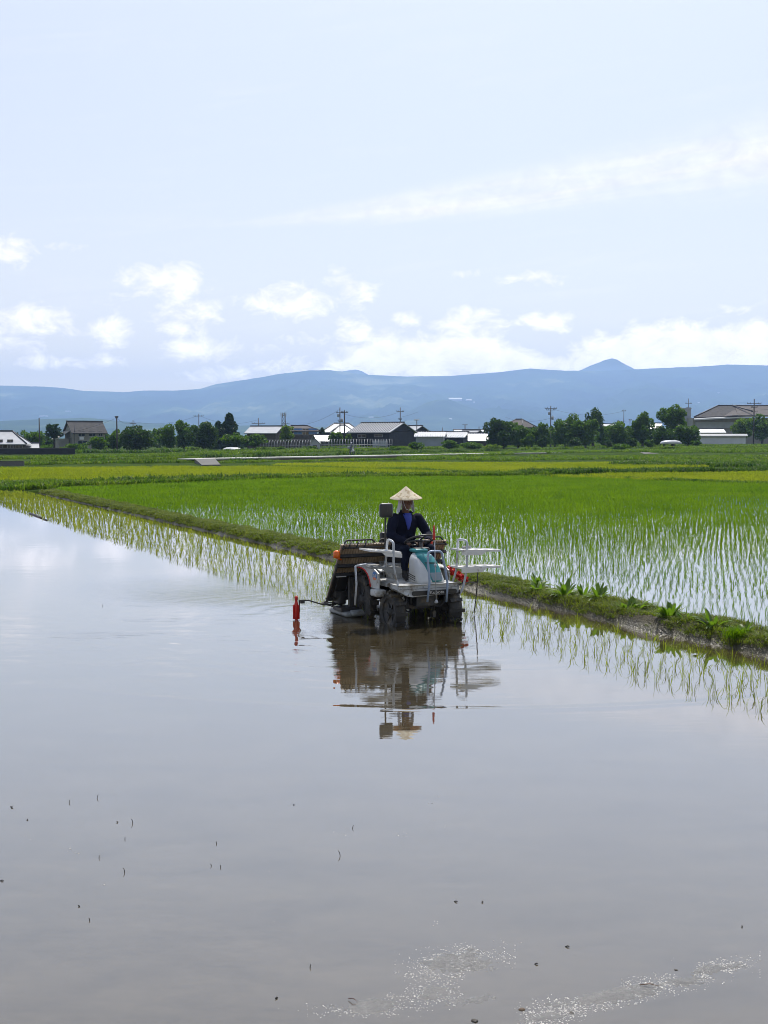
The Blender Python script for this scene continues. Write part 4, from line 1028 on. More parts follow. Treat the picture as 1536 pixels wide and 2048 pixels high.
# ---------------------------------------------------------------- the driver
def fuse(mb, name, m, parent, voxel, smooth=4, fac=.5):
    """overlapping shapes fused into one continuous skin"""
    o = mb.build(name, m, None)
    rm = o.modifiers.new('r', 'REMESH'); rm.mode = 'VOXEL'; rm.voxel_size = voxel; rm.use_smooth_shade = True
    if smooth: s = o.modifiers.new('s', 'SMOOTH'); s.iterations = smooth; s.factor = fac
    bpy.context.view_layer.update()
    me = bpy.data.meshes.new_from_object(o.evaluated_get(bpy.context.evaluated_depsgraph_get()))
    me.materials.clear(); me.materials.append(m)
    me.polygons.foreach_set('use_smooth', [True] * len(me.polygons))
    old = o.data; o.modifiers.clear(); o.data = me; bpy.data.meshes.remove(old)
    o.name = name
    if parent is not None: o.parent = parent
    return o
def ell(b, c, r, rot=None, n=16):
    vs = []; m = Euler(rot).to_matrix() if rot else None; c = Vector(c)
    for i in range(1, 10):
        th = math.pi * i / 10
        for k in range(n):
            a = 2 * math.pi * k / n; v = Vector((r[0] * math.sin(th) * math.cos(a), r[1] * math.sin(th) * math.sin(a), r[2] * math.cos(th)))
            vs.append((m @ v if m else v) + c)
    fs = []
    for i in range(8):
        for k in range(n): fs.append((i * n + k, (i + 1) * n + k, (i + 1) * n + (k + 1) % n, i * n + (k + 1) % n))
    fs += [tuple(range(n)), tuple(range(9 * n - 1, 8 * n - 1, -1))]
    b.add(vs, fs, True)
m_skin = mat('backlit_skin', (.14, .072, .045), .5, var=.1)  # skin colour darkened to carry the backlit shade on face and hands
m_jacket = mat('navy_jacket', (.008, .010, .024), .9, spec=.15, var=.25, vscale=9, bump=.5, bscale=14)
m_trouser = mat('navy_trousers', (.009, .013, .028), .9, spec=.15, var=.25, vscale=9, bump=.5, bscale=14)
m_shirt = mat('blue_shirt', (.035, .06, .35), .75, bump=.3, bscale=20)
m_towel = mat('white_towel', (.62, .62, .68), .9, bump=.4, bscale=60)
m_glove = mat('dark_glove', (.03, .03, .035), .8)
m_boot = mat('rubber_boot', (.02, .02, .022), .4)
PX, PY = .185, .80
DR = thing('person', 'driver in a conical straw hat and navy jacket, seated with hands on the steering wheel', 'person', (0, 0, 0), PHI)
DR.location = (MO[0], MO[1], 0)
sh = {-1: Vector((PX - .185, .80, 1.405)), 1: Vector((PX + .195, .80, 1.395))}
el_ = {-1: Vector((PX - .29, .70, 1.17)), 1: Vector((PX + .31, .70, 1.155))}
wr = {-1: Vector((.03, .45, 1.08)), 1: Vector((.37, .44, 1.085))}
hip = {-1: Vector((PX - .10, .88, .92)), 1: Vector((PX + .10, .88, .92))}
kn = {-1: Vector((PX - .19, .43, .97)), 1: Vector((PX + .20, .43, .97))}
an = {-1: Vector((PX - .20, .40, .63)), 1: Vector((PX + .21, .40, .63))}
b = MB()
# head: skull, jaw, brow, nose, lips, ears, neck
hc = Vector((PX - .005, .765, 1.635))
ell(b, hc + Vector((0, .01, .025)), (.074, .092, .10)); ell(b, hc + Vector((0, -.022, -.045)), (.060, .066, .075)); ell(b, hc + Vector((0, -.045, -.085)), (.036, .036, .030))
ell(b, hc + Vector((0, -.074, .028)), (.050, .016, .012))
b.tube([hc + Vector((0, -.078, .018)), hc + Vector((0, -.094, -.008)), hc + Vector((0, -.104, -.028))], [.008, .011, .015], 8)
for s in (-1, 1):
    ell(b, hc + Vector((s * .014, -.088, -.030)), (.010, .010, .008)); ell(b, hc + Vector((s * .042, -.062, -.022)), (.022, .020, .018)); ell(b, hc + Vector((s * .077, .008, -.008)), (.010, .020, .032))
    ell(b, hc + Vector((s * .030, -.070, .008)), (.016, .012, .008))
ell(b, hc + Vector((0, -.080, -.060)), (.026, .012, .006)); ell(b, hc + Vector((0, -.078, -.070)), (.022, .012, .006))
b.tube([hc + Vector((0, .02, -.05)), (PX, .80, 1.47), (PX, .82, 1.38)], [.055, .056, .075], 14)
# trunk, limbs
b.loft([[Vector((PX + rx * math.cos(a), y + ry * math.sin(a), z)) for a in np.linspace(0, 2 * math.pi, 20, endpoint=False)] for z, y, rx, ry in ((.86, .90, .15, .11), (.98, .90, .15, .105), (1.15, .87, .145, .10), (1.30, .83, .165, .105), (1.41, .81, .15, .085), (1.45, .81, .09, .06))])
for s in (-1, 1):
    b.tube([sh[s], el_[s]], [.05, .042], 12); b.tube([el_[s], wr[s]], [.042, .027], 12); ell(b, sh[s], (.062, .058, .058)); ell(b, el_[s], (.045, .045, .045))
    b.tube([hip[s], kn[s]], [.085, .06], 12); b.tube([kn[s], an[s]], [.058, .042], 12); ell(b, kn[s], (.062, .062, .062)); ell(b, an[s] + Vector((0, -.07, -.035)), (.045, .13, .035))
    # hand: palm over the rim, four fingers curled round it, thumb from the palm's inner side
    k = SW + Vector((s * .155, .08, -.03)) if False else None
    rim = Vector((SW.x + SR * math.cos(R(60 if s > 0 else 120)), SW.y + SR * math.sin(R(60)) * math.cos(tl), SW.z - SR * math.sin(R(60)) * math.sin(tl)))
    w0 = wr[s]; pc = rim + Vector((0, .035, .022)); d = (pc - w0)
    b.tube([w0, w0.lerp(pc, .5), pc], [.026, .034, .036], 10); ell(b, pc, (.042, .036, .018))
    for i, (fl, fr) in enumerate(((.95, .0092), (1.05, .0095), (1.0, .0092), (.8, .0080))):
        off = Vector(((i - 1.5) * .0205 * -s, 0, 0)); q = pc + off
        b.tube([q, q + Vector((0, -.040 * fl, .006)), q + Vector((0, -.062 * fl, -.018)), q + Vector((0, -.050 * fl, -.046)), q + Vector((0, -.028 * fl, -.050))], [fr * 1.1, fr * 1.05, fr, fr * .92, fr * .8], 8)
    q = pc + Vector((-s * .036, .010, -.002)); b.tube([q, q + Vector((-s * .022, -.026, -.008)), q + Vector((-s * .022, -.05, -.022))], [.013, .011, .009], 8)
body = fuse(b, 'body', m_skin, DR, .0055, 3)
# jacket
b = MB()
b.loft([[Vector((PX + rx * math.cos(a), y + ry * math.sin(a), z)) for a in np.linspace(0, 2 * math.pi, 24, endpoint=False)] for z, y, rx, ry in ((.84, .90, .19, .15), (.93, .90, .195, .15), (1.02, .895, .19, .145), (1.15, .875, .188, .138), (1.28, .84, .20, .14), (1.38, .815, .19, .122), (1.435, .81, .13, .092), (1.475, .80, .092, .080))])
for s in (-1, 1):
    m1 = sh[s].lerp(el_[s], .5) + Vector((s * .012, 0, 0)); m2 = el_[s].lerp(wr[s], .5) + Vector((0, 0, -.012))
    b.tube([sh[s] + Vector((-s * .03, 0, .005)), sh[s], m1, el_[s]], [.07, .083, .075, .066], 14); b.tube([el_[s], m2, wr[s] + Vector((0, .02, 0))], [.066, .06, .048], 14)
    ell(b, sh[s], (.085, .08, .072)); ell(b, el_[s], (.07, .068, .066)); ell(b, m1 + Vector((s * .02, -.02, -.03)), (.06, .055, .03), (0, .4, 0)); ell(b, m2 + Vector((0, -.02, .01)), (.055, .03, .05))
    ell(b, (PX + s * .08, .72, 1.12), (.06, .045, .03), (0, s * .5, 0)); ell(b, (PX + s * .06, .74, .97), (.10, .05, .028), (0, -s * .3, 0))
jk = fuse(b, 'jacket', m_jacket, DR, .010, 3)
b = MB()       # turned-up collar, open at the front
for s in (-1, 1):
    r0 = [Vector((PX + s * .085 * math.cos(a), .80 + .082 * math.sin(a), 1.435 + .012 * math.sin(a))) for a in np.linspace(R(88), R(-62), 9)]
    r1 = [Vector((PX + s * .098 * math.cos(a), .795 + .092 * math.sin(a), 1.515 - .035 * (1 - math.sin(a)) * .6)) for a in np.linspace(R(88), R(-55), 9)]
    b.loft([r0, r1, [p + Vector((0, 0, -.004)) + (p - Vector((PX, .8, p.z))) * .12 for p in r1], [p + (p - Vector((PX, .8, p.z))) * .14 for p in r0]], False, True, False)
b.build('collar', m_jacket, jk)
b = MB(); vz = [(1.475, .070), (1.43, .060), (1.38, .046), (1.33, .034), (1.28, .020), (1.235, .004)]; rings = []
for z, hw in vz:
    y0 = np.interp(z, [1.235, 1.28, 1.38, 1.435, 1.475], [.712, .698, .690, .715, .722]); rings.append([Vector((PX - .005 + hw * f, y0 - .008 + .03 * f * f * hw / .07, z)) for f in (-1, -.5, 0, .5, 1)])
b.loft(rings, False, True, False); shirt = b.build('shirt', m_shirt, DR)
so = shirt.modifiers.new('t', 'SOLIDIFY'); so.thickness = .012; so.offset = -1
# trousers, boots
b = MB()
ell(b, (PX, .90, .90), (.19, .16, .10))
for s in (-1, 1):
    b.tube([hip[s], hip[s].lerp(kn[s], .5) + Vector((0, 0, .008)), kn[s]], [.105, .092, .078], 14); ell(b, kn[s], (.082, .08, .078)); b.tube([kn[s], kn[s].lerp(an[s], .5), an[s] + Vector((0, .01, .05))], [.076, .072, .07], 14)
fuse(b, 'trousers', m_trouser, DR, .011, 3)
for s in (-1, 1):
    b = MB(); b.tube([an[s] + Vector((0, .01, .12)), an[s] + Vector((0, .01, .0)), an[s] + Vector((0, 0, -.05))], [.064, .055, .055], 12); ell(b, an[s] + Vector((0, -.075, -.04)), (.054, .145, .045)); fuse(b, 'boot', m_boot, DR, .011, 2)
# straw hat: cone with a slightly dished side, dark-lined brim, straw in rings
m_straw, nt_, bb_, oo_ = new_mat('straw')
t_ = nt_.nodes.new('ShaderNodeTexCoord'); sp_ = nt_.nodes.new('ShaderNodeSeparateXYZ'); nt_.links.new(t_.outputs['Object'], sp_.inputs[0])
nn_ = nt_.nodes.new('ShaderNodeTexNoise'); nn_.inputs['Scale'].default_value = 22; nn_.inputs['Detail'].default_value = 6; nt_.links.new(t_.outputs['Object'], nn_.inputs['Vector'])
cr_ = nt_.nodes.new('ShaderNodeValToRGB'); cr_.color_ramp.elements[0].position = .36; cr_.color_ramp.elements[0].color = (.48, .37, .21, 1); cr_.color_ramp.elements[1].position = .52; cr_.color_ramp.elements[1].color = (.86, .78, .57, 1)
nt_.links.new(nn_.outputs[0], cr_.inputs[0])
wv_ = nt_.nodes.new('ShaderNodeTexWave'); wv_.bands_direction = 'Z'; wv_.inputs['Scale'].default_value = 38; wv_.inputs['Distortion'].default_value = .6; nt_.links.new(t_.outputs['Object'], wv_.inputs['Vector'])
mx_ = nt_.nodes.new('ShaderNodeMix'); mx_.data_type = 'RGBA'; mx_.blend_type = 'MULTIPLY'; mx_.inputs[0].default_value = .25; nt_.links.new(cr_.outputs[0], mx_.inputs[6]); nt_.links.new(wv_.outputs[0], mx_.inputs[7])
nt_.links.new(mx_.outputs[2], bb_.inputs['Base Color']); setc(bb_, 'Roughness', .7)
tr_ = nt_.nodes.new('ShaderNodeBsdfTranslucent'); tr_.inputs[0].default_value = (.75, .32, .12, 1); ms_ = nt_.nodes.new('ShaderNodeMixShader'); ms_.inputs[0].default_value = .22
nt_.links.new(bb_.outputs[0], ms_.inputs[1]); nt_.links.new(tr_.outputs[0], ms_.inputs[2]); nt_.links.new(ms_.outputs[0], oo_.inputs[0])
bp_ = nt_.nodes.new('ShaderNodeBump'); bp_.inputs['Strength'].default_value = .4; bp_.inputs['Distance'].default_value = .004; nt_.links.new(wv_.outputs[0], bp_.inputs['Height']); nt_.links.new(bp_.outputs[0], bb_.inputs['Normal'])
b = MB(); b.lathe([(.002, .188), (.012, .181), (.06, .134), (.12, .080), (.18, .034), (.226, .002), (.228, -.004), (.222, -.005), (.178, .024), (.118, .070), (.058, .124), (.002, .17)], n=40, cap=False)
hat = b.build('hat', m_straw, DR, (PX - .008, .765, 1.690)); hat.rotation_euler = (R(4), R(-2.5), 0); hat.scale = (1.04, 1.04, .92)
# white towel under the hat hanging either side of the neck, chin cord
b = MB()
for s in (-1, 1):
    rings = []
    for i, (z, x, w_) in enumerate(((1.70, .085, .05), (1.62, .096, .055), (1.56, .108, .05), (1.50, .122, .034), (1.475, .130, .016))):
        rings.append([Vector((PX + s * (x + .006 * math.sin(f * 3)), .79 + w_ * f, z)) for f in (-1, -.4, .3, 1)])
    b.loft(rings, False, True, False)
tw = b.build('towel', m_towel, DR); so = tw.modifiers.new('t', 'SOLIDIFY'); so.thickness = .006
b = MB(); b.tube([(PX - .082, .74, 1.70), (PX - .072, .70, 1.60), (PX - .045, .69, 1.535), (PX, .695, 1.518), (PX + .045, .69, 1.535), (PX + .072, .70, 1.60), (PX + .082, .74, 1.70)], .0035, 6); b.build('chin_cord', m_towel, hat).parent = DR
# ---------------------------------------------------------------- the edge of the town
m_tile = mat('glazed_roof_tile', (.36, .37, .39), .34, var=.12, vscale=.8, bump=.25, bscale=6)
m_white_roof = mat('pale_metal_roof', (.52, .53, .54), .33, var=.08, vscale=.6)
m_grey_roof = mat('grey_slate_roof', (.085, .083, .082), .9, var=.2, vscale=1.2, spec=.1)
m_brown_roof = mat('brown_grey_roof', (.13, .12, .115), .9, var=.15, vscale=1.0, spec=.1)
m_ridge = mat('dark_ridge_tile', (.05, .05, .055), .6)
m_cream = mat('cream_render_wall', (.26, .25, .22), .85, var=.12, vscale=.7)
m_brownw = mat('brown_timber_wall', (.085, .068, .055), .85, var=.25, vscale=1.5)
m_darkw = mat('dark_board_wall', (.022, .024, .03), .85, var=.3, vscale=1.5)
m_greyw = mat('grey_metal_wall', (.34, .36, .39), .7, var=.1, vscale=.8)
m_tealw = mat('teal_sheet_wall', (.10, .17, .18), .7, var=.15)
m_whitew = mat('white_wall', (.62, .63, .66), .7, var=.08, vscale=.5)
m_win = mat('window_glass', (.03, .04, .05), .08)
m_blind = mat('blue_shutter', (.08, .20, .48), .5)
m_frame = mat('window_frame_metal', (.30, .31, .32), .45)
m_conc = mat('pale_concrete', (.50, .49, .46), .8, var=.15, vscale=.8, dirt=(.22, .21, .17), dirt_amt=.25, dscale=.7)
m_rampc = mat('worn_concrete', (.085, .082, .075), .85, var=.2, vscale=.6, dirt=(.13, .13, .10), dirt_amt=.3, dscale=.5)
m_wood = mat('weathered_pole', (.055, .05, .046), .8, var=.2)
m_cpole = mat('concrete_pole', (.13, .13, .135), .8, var=.1)
m_plast = mat('white_plastic_sheet', (.52, .53, .55), .3)
m_bark = mat('bark', (.05, .04, .03), .9, var=.3)
m_wire = mat('wire', (.03, .03, .035), .6)
def sc_at(Y): return FPX / Y
def roof_gable(b, W, D, ze, zr, ov, hip=0.0, gx=.5, th=.18):
    x, y = W / 2 + (gx if hip == 0 else ov), D / 2 + ov; rx = x - hip
    drop = (zr - ze) * ov / (D / 2); z0 = ze - drop
    for s in (-1, 1):      # front and back slopes as slabs
        q = [(-x, s * y, z0), (x, s * y, z0), (rx, 0, zr), (-rx, 0, zr)]
        if s > 0: q = q[::-1]
        b.prism(q, (0, 0, -th))
    if hip:
        for s in (-1, 1):
            q = [(s * x, -y, z0), (s * x, y, z0), (s * rx, 0, zr)]
            if s < 0: q = q[::-1]
            b.prism(q, (0, 0, -th))
    return rx
def building(name, label, cat, px0, px1, ye, yr, Y, D, rz=0, hip=0.0, ov=.7, wall=None, roof=None, wins=(), group=None, corr=False, gable_m=None, lower=0, eave_band=False):
    """house seen between pixel columns px0..px1, eaves and ridge at the given rows, Y metres away"""
    th = R(rz); s_ = sc_at(Y); W = (px1 - px0) / s_ / max(.3, math.cos(th))
    c_ = at((px0 + px1) / 2, 880, Y); ze = at(0, ye, Y).z; zr = at(0, yr, Y).z
    cx = c_.x - math.sin(th) * D / 2; cy = Y + math.cos(th) * D / 2
    zb = land_z(cx, cy) - .1
    r_ = thing(name, label, cat, (cx, cy, zb), th, group)
    ze -= zb; zr -= zb
    b = MB(); b.box((0, 0, (ze - .8) / 2 - .1 + 0), (W, D, ze + .8 - .2 + 0)); 
    if hip == 0:
        for s in (-1, 1): b.prism([(s * W / 2, -D / 2, ze - .1), (s * W / 2, D / 2, ze - .1), (s * W / 2, 0, zr - .22)], (-s * .2, 0, 0))
    b.build('wall', wall, r_)
    b = MB(); rx = roof_gable(b, W, D, ze, zr, ov, hip)
    ro = b.build('roof', roof, r_)
    b = MB(); b.box((0, 0, zr + .06), (2 * rx + .2, .34, .26)); 
    if hip:
        x, y = W / 2 + ov, D / 2 + ov; z0 = ze - (zr - ze) * ov / (D / 2)
        for sx in (-1, 1):
            for sy in (-1, 1): b.tube([(sx * rx, 0, zr + .05), (sx * x, sy * y, z0 + .06)], .13, 6)
    b.build('ridge_cap', m_ridge, ro)
    if corr:   # standing ribs of a sheet roof
        b = MB(); x, y = W / 2 + .5, D / 2 + ov; drop = (zr - ze) * ov / (D / 2); z0 = ze - drop
        for i in range(int(2 * x / .62)):
            xx = -x + .3 + i * .62; b.tube([(xx, -y, z0 + .03), (xx, -.2, zr + .02)], .055, 4)
        b.build('roof_ribs', m_ridge if corr == 2 else roof, ro)
    for (f, u, z, w, h, m) in wins:
        fr = MB(); pn = MB(); zz = z - zb * 0
        if f == 'f':
            p0 = Vector((-W / 2 + u * W, -D / 2 - .04, zz)); fr.box(p0, (w + .2, .10, h + .2)); pn.box(p0 + Vector((0, -.035, 0)), (w, .06, h)); 
            for k in range(1, max(2, round(w / .9))): fr.box(p0 + Vector((-w / 2 + w * k / max(2, round(w / .9)), -.07, 0)), (.07, .03, h))
        else:
            sx = -1 if f == 'l' else 1
            p0 = Vector((sx * (W / 2 + .04), -D / 2 + u * D, zz)); fr.box(p0, (.10, w + .2, h + .2)); pn.box(p0 + Vector((sx * .035, 0, 0)), (.06, w, h))
        fo = fr.build('window', m_frame, r_); pn.build('pane', m, fo)
    return r_
A_ = building('house', 'two-storey cream house with dark grey roof rising above hedges', 'house', 150, 206, 862, 842.5, 285, 7.2, 30, 0, .75, m_cream, m_grey_roof,
    [('f', .27, 4.0, 1.5, 1.2, m_win), ('f', .60, 4.0, 1.5, 1.2, m_win), ('f', .86, 4.0, .9, 1.2, m_win), ('f', .3, 1.3, 2.2, 1.8, m_win), ('f', .72, 1.3, 1.6, 1.6, m_win), ('l', .32, 4.1, 2.2, 1.9, m_cream)])
b = MB(); b.tube([(-3.6, -4.1, 0), (-3.6, -4.1, 6)], .07, 6); b.build('drainpipe', m_ridge, A_)
b = MB(); b.box((-1.9, -3.95, 2.9), (1.0, .3, .7)); b.box((.9, -3.95, 2.9), (.8, .3, .7)); b.build('air_conditioner', m_whitew, A_)
b = MB(); b.box((-5.5, 1.0, 1.2), (2.6, 4.5, 3.2)); b.prism([(-7.2, -1.6, 2.6), (-4.0, -1.6, 4.6), (-4.0, 3.6, 4.6), (-7.2, 3.6, 2.6)], (0, 0, .15)); b.build('lean_to', m_cream, A_)
B1 = building('house', 'low house at the left edge with a dazzling white hipped tile roof', 'house', -70, 40, 883.5, 862, 215, 9, 12, 3.0, .9, m_brownw, m_tile, [('f', .62, 1.7, 1.0, 1.6, m_win), ('f', .80, 1.7, .9, 1.6, m_win), ('f', .95, 1.5, 1.0, 1.0, m_win)])
building('shed', 'small lean shed with white roof beside the low house at the left edge', 'shed', 52, 72, 895, 886, 225, 4, 18, 0, .5, m_brownw, m_tile)
building('house', 'half hidden house with bright tiles behind the shed and cream house', 'house', 92, 112, 893, 881, 300, 6, -10, 0, .6, m_brownw, m_tile)
building('house', 'brown house with white stepped roof behind the greenhouse frame', 'house', 493, 552, 864, 852, 290, 8, -14, 0, .7, m_brownw, m_tile, [('f', .3, 3.2, .8, .5, m_win), ('l', .5, 3.4, 1.2, 1.0, m_win)])
D_ = building('house', 'house with brown hipped roof and bright blue shutters upstairs', 'house', 563, 634, 860, 851, 295, 8, 4, 3.2, .8, m_brownw, m_brown_roof,
    [('f', .46, 4.4, 2.0, 1.4, m_blind), ('f', .68, 4.3, 1.5, 1.5, m_win), ('f', .86, 4.4, 1.8, 1.4, m_blind), ('f', .97, 4.4, .5, 1.3, m_blind)])
building('house', 'house with wide white hipped roof behind the twin utility poles', 'house', 648, 716, 862, 846, 315, 11, 0, 3.4, .8, m_darkw, m_tile)
building('house', 'small white roofed annex in front of the wide white hipped house', 'house', 668, 706, 863, 850, 300, 7, 6, 2.4, .6, m_darkw, m_tile)
building('shed', 'low shed with scalloped bright roof tucked left of the twin poles', 'shed', 637, 662, 880, 869, 285, 5, 20, 0, .5, m_brownw, m_tile)
F_ = building('barn', 'big dark boarded barn with pale ribbed roof, gable end to the right', 'barn', 700, 779, 862, 844.5, 262, 12.5, -27, 0, .9, m_darkw, m_tile, [('f', .3, 3.0, 2.0, .5, m_brownw), ('f', .72, 3.1, 1.9, .5, m_brownw)], corr=2)
b = MB(); b.box((3.0, -7.0, .7), (3.2, 1.2, 2.6)); b.build('porch', m_greyw, F_)
building('warehouse', 'long pale grey shed under a ribbed white roof right of the dark barn', 'shed', 832, 886, 872, 863, 290, 9, -6, 0, .5, m_greyw, m_white_roof, corr=1)
building('warehouse', 'low ribbed-roof shed joined to the end of the long pale grey shed', 'shed', 888, 926, 873.5, 863.5, 297, 9, -16, 0, .5, m_darkw, m_white_roof, corr=1)
building('house', 'roof with a long sloping white ridge between two ribbed sheds', 'house', 908, 936, 875, 860, 315, 10, -38, 0, .6, m_darkw, m_tile)
building('house', 'small house with ribbed grey roof by the trees in the middle', 'house', 940, 972, 879, 866, 285, 6, -4, 0, .5, m_brownw, m_white_roof, corr=1)
building('warehouse', 'farthest long pale roof seen above the ribbed sheds', 'shed', 912, 968, 863, 859, 390, 14, 0, 0, .5, m_darkw, m_white_roof)
building('house', 'dark house with light slatted gable peeping right of the barn', 'house', 802, 826, 862, 851, 330, 8, -35, 0, .6, m_darkw, m_tile)
building('house', 'dark roof with aerial rising out of the middle trees', 'house', 1008, 1042, 852, 838, 330, 9, -30, 2.6, .7, m_darkw, m_brown_roof)
building('shed', 'white flat shed seen low between the trees at right', 'shed', 1208, 1231, 852, 847.5, 380, 8, 0, 0, .3, m_whitew, m_white_roof)
building('house', 'white house nearly hidden behind the round trees at right', 'house', 1250, 1269, 864, 858, 330, 6, 10, 2, .4, m_whitew, m_tile)
building('house', 'pale house wall glimpsed between two tall trees at right', 'house', 1303, 1319, 856, 846, 335, 6, -15, 0, .4, m_whitew, m_white_roof)
building('shed', 'white roofed shed in front of the large hall at right', 'shed', 1402, 1448, 864, 857, 345, 5, 0, 0, .4, m_whitew, m_white_roof)
# the large hall at the right
GY = 365
gc = at(1478, 880, GY); gzb = land_z(gc.x, GY) - .1
G_ = thing('assembly_hall', 'large hall with spreading grey hipped roofs at the right edge', 'hall', (gc.x, GY + 9, gzb), 0)
def gp_(px, py, dy=0.0): v = at(px, py, GY + 9 + dy); return Vector((v.x - gc.x, dy, v.z - gzb))
b = MB(); a0, a1 = gp_(1386, 858, -9), gp_(1610, 836, -9); b.box(((a0.x + a1.x) / 2, 0, a1.z / 2 - .6), (a1.x - a0.x, 17, a1.z + 1.2)); b.build('wall', m_cream, G_)
b = MB(); a0, a1 = gp_(1392, 856, -9.2), gp_(1600, 844, -9.2); b.box(((a0.x + a1.x) / 2, -8.7, (a0.z + a1.z) / 2), (a1.x - a0.x, .5, a1.z - a0.z)); b.build('window', m_greyw, G_)
b = MB()
def slab(q, th=.25): b.prism([Vector(v) for v in q], (0, 0, -th))
e0, e1, e2, e3 = gp_(1388, 834.5, -10), gp_(1620, 826, -10), gp_(1600, 822, 10), gp_(1400, 826, 10); r0, r1 = gp_(1436, 811.5, 0), gp_(1560, 812, 0)
slab([e0, e1, r1, r0]); slab([e1, e2, r1]); slab([e2, e3, r0, r1]); slab([e3, e0, r0]); hr = b.build('roof', m_grey_roof, G_)
b = MB(); q0, q1, q2 = gp_(1448, 832, -12), gp_(1476, 830, -12), gp_(1470, 818, -3); slab([q0, q1, gp_(1500, 814, -1), q2]); slab([gp_(1476, 830.5, -12.2), gp_(1560, 830.5, -12.2), gp_(1560, 812.5, -1), gp_(1470, 812.5, -1)]); b.build('front_roof', m_brown_roof, G_)
b = MB(); slab([gp_(1388, 838, -12), gp_(1510, 832, -12), gp_(1510, 830.5, -9), gp_(1388, 836, -9)], .4); slab([gp_(1510, 832, -12.1), gp_(1620, 830, -12.1), gp_(1620, 828, -9), gp_(1510, 830, -9)], .4); b.build('eave_edge', m_white_roof, G_)
b = MB(); b.tube([gp_(1464, 811.8, 0) + Vector((0, -.3, .2)), gp_(1505, 824, -11.5) + Vector((0, 0, .25))], .25, 6); b.tube([r0 + Vector((0, 0, .1)), e0 + Vector((0, 0, .12))], .2, 6); b.tube([r0 + Vector((0, 0, .1)), r1 + Vector((0, 0, .1))], .22, 6); b.build('ridge_cap', m_ridge, hr)
# box tower left of the hall
x0, x1 = at(1366.5, 835, 372), at(1383, 817, 372); b = MB(); zb = land_z(x0.x, 372)
b.box(((x0.x + x1.x) / 2, 375, (zb + x1.z) / 2), (x1.x - x0.x, 5, x1.z - zb)); b.box(((x0.x + x1.x) / 2, 375, x1.z + .05), (x1.x - x0.x + .3, 5.3, .3))
tag(b.build('water_tower', m_greyw), 'pale grey box tower between tall trees and the large hall', 'tower')
# long white garden wall with tiled coping
p0, p1 = at(1396, 891, 318), at(1491, 891, 318); zt = at(0, 871.5, 318).z; zb = at(0, 893, 318).z
gw = thing('garden_wall', 'long white garden wall with tiled coping below the large hall', 'wall', ((p0.x + p1.x) / 2, 318, zb), R(1)); Lw = p1.x - p0.x
b = MB(); b.box((0, 0, (zt - zb) / 2 - .3), (Lw, .3, zt - zb + .6)); b.build('wall_face', m_whitew, gw)
b = MB(); b.prism([(-Lw / 2 - .4, -.8, zt - zb), (-Lw / 2 - .4, .8, zt - zb), (-Lw / 2 - .4, 0, zt - zb + .5)], (Lw + .8, 0, 0)); b.box((0, -.25, zt - zb - .22), (Lw + .2, .5, .4)); b.build('coping', m_tile, gw)

# ---------------------------------------------------------------- trees and shrubs
def crown_mesh(name, c_, rx, ry, rz_, n, leaf, seed, m, blobs=14, kind='round'):
    r = np.random.default_rng(seed); pos = []
    if kind == 'cone':
        u = r.uniform(0, 1, n) ** .8; a = r.uniform(0, 2 * np.pi, n); lay = .75 + .35 * np.sin(u * 22 + 2 * np.sin(a * 2 + seed)); rad = (u ** .62 * .95 + .05) * lay * r.uniform(.55, 1, n) ** .5
        P_ = np.stack([rx * rad * np.cos(a), ry * rad * np.sin(a), rz_ * (1 - 2 * u)], 1)
    else:
        bc = []; 
        while len(bc) < blobs:
            v = r.uniform(-1, 1, 3)
            if np.linalg.norm(v) < 1 and v[2] > -.75: bc.append(v * [.84, .84, .74])
        for q in range(3): a_ = r.uniform(0, 6.28); e_ = r.uniform(.1, 1.2); bc.append(np.array([.8 * math.cos(a_) * math.cos(e_), .8 * math.sin(a_) * math.cos(e_), .85 * math.sin(e_)]))
        bc = np.array(bc + [[0, 0, 0], [0, 0, -.3]]); br = r.uniform(.20, .44, len(bc)); br[-2:] = .55; br[-5:-2] = r.uniform(.14, .24, 3)
        k = r.choice(len(bc), n, p=br ** 2 / (br ** 2).sum()); d = r.normal(size=(n, 3)); d /= np.linalg.norm(d, axis=1)[:, None]
        P_ = (bc[k] + d * (br[k] * r.uniform(.45, 1.08, n) ** .6)[:, None]) * [rx, ry, rz_]
    t1 = r.normal(size=(n, 3)); t1 /= np.linalg.norm(t1, axis=1)[:, None]; t2 = np.cross(t1, r.normal(size=(n, 3))); t2 /= np.linalg.norm(t2, axis=1)[:, None]
    L = (leaf * r.uniform(.6, 1.3, n))[:, None]
    V = np.stack([P_ - t1 * L, P_ - t2 * L * .55, P_ + t1 * L, P_ + t2 * L * .55], 1).reshape(-1, 3) + np.array(c_)
    return np_mesh(name, V, np.arange(n * 4).reshape(-1, 4), None, m)
TL = {'dark': leaf_mat('dark_foliage', (.012, .038, .006), (.045, .098, .012), .3, .55, (.16, .20, .04), 1.6, .1),
      'mid': leaf_mat('mid_foliage', (.024, .068, .007), (.080, .155, .016), .36, .55, (.25, .31, .05), 1.8, .1),
      'light': leaf_mat('light_foliage', (.05, .11, .010), (.13, .20, .024), .38, .6, (.32, .36, .09), 1.8, .1),
      'pine': leaf_mat('pine_foliage', (.010, .034, .014), (.030, .070, .024), .22, .6, (.08, .12, .04), 1.4, .1)}
tree_n = [0]
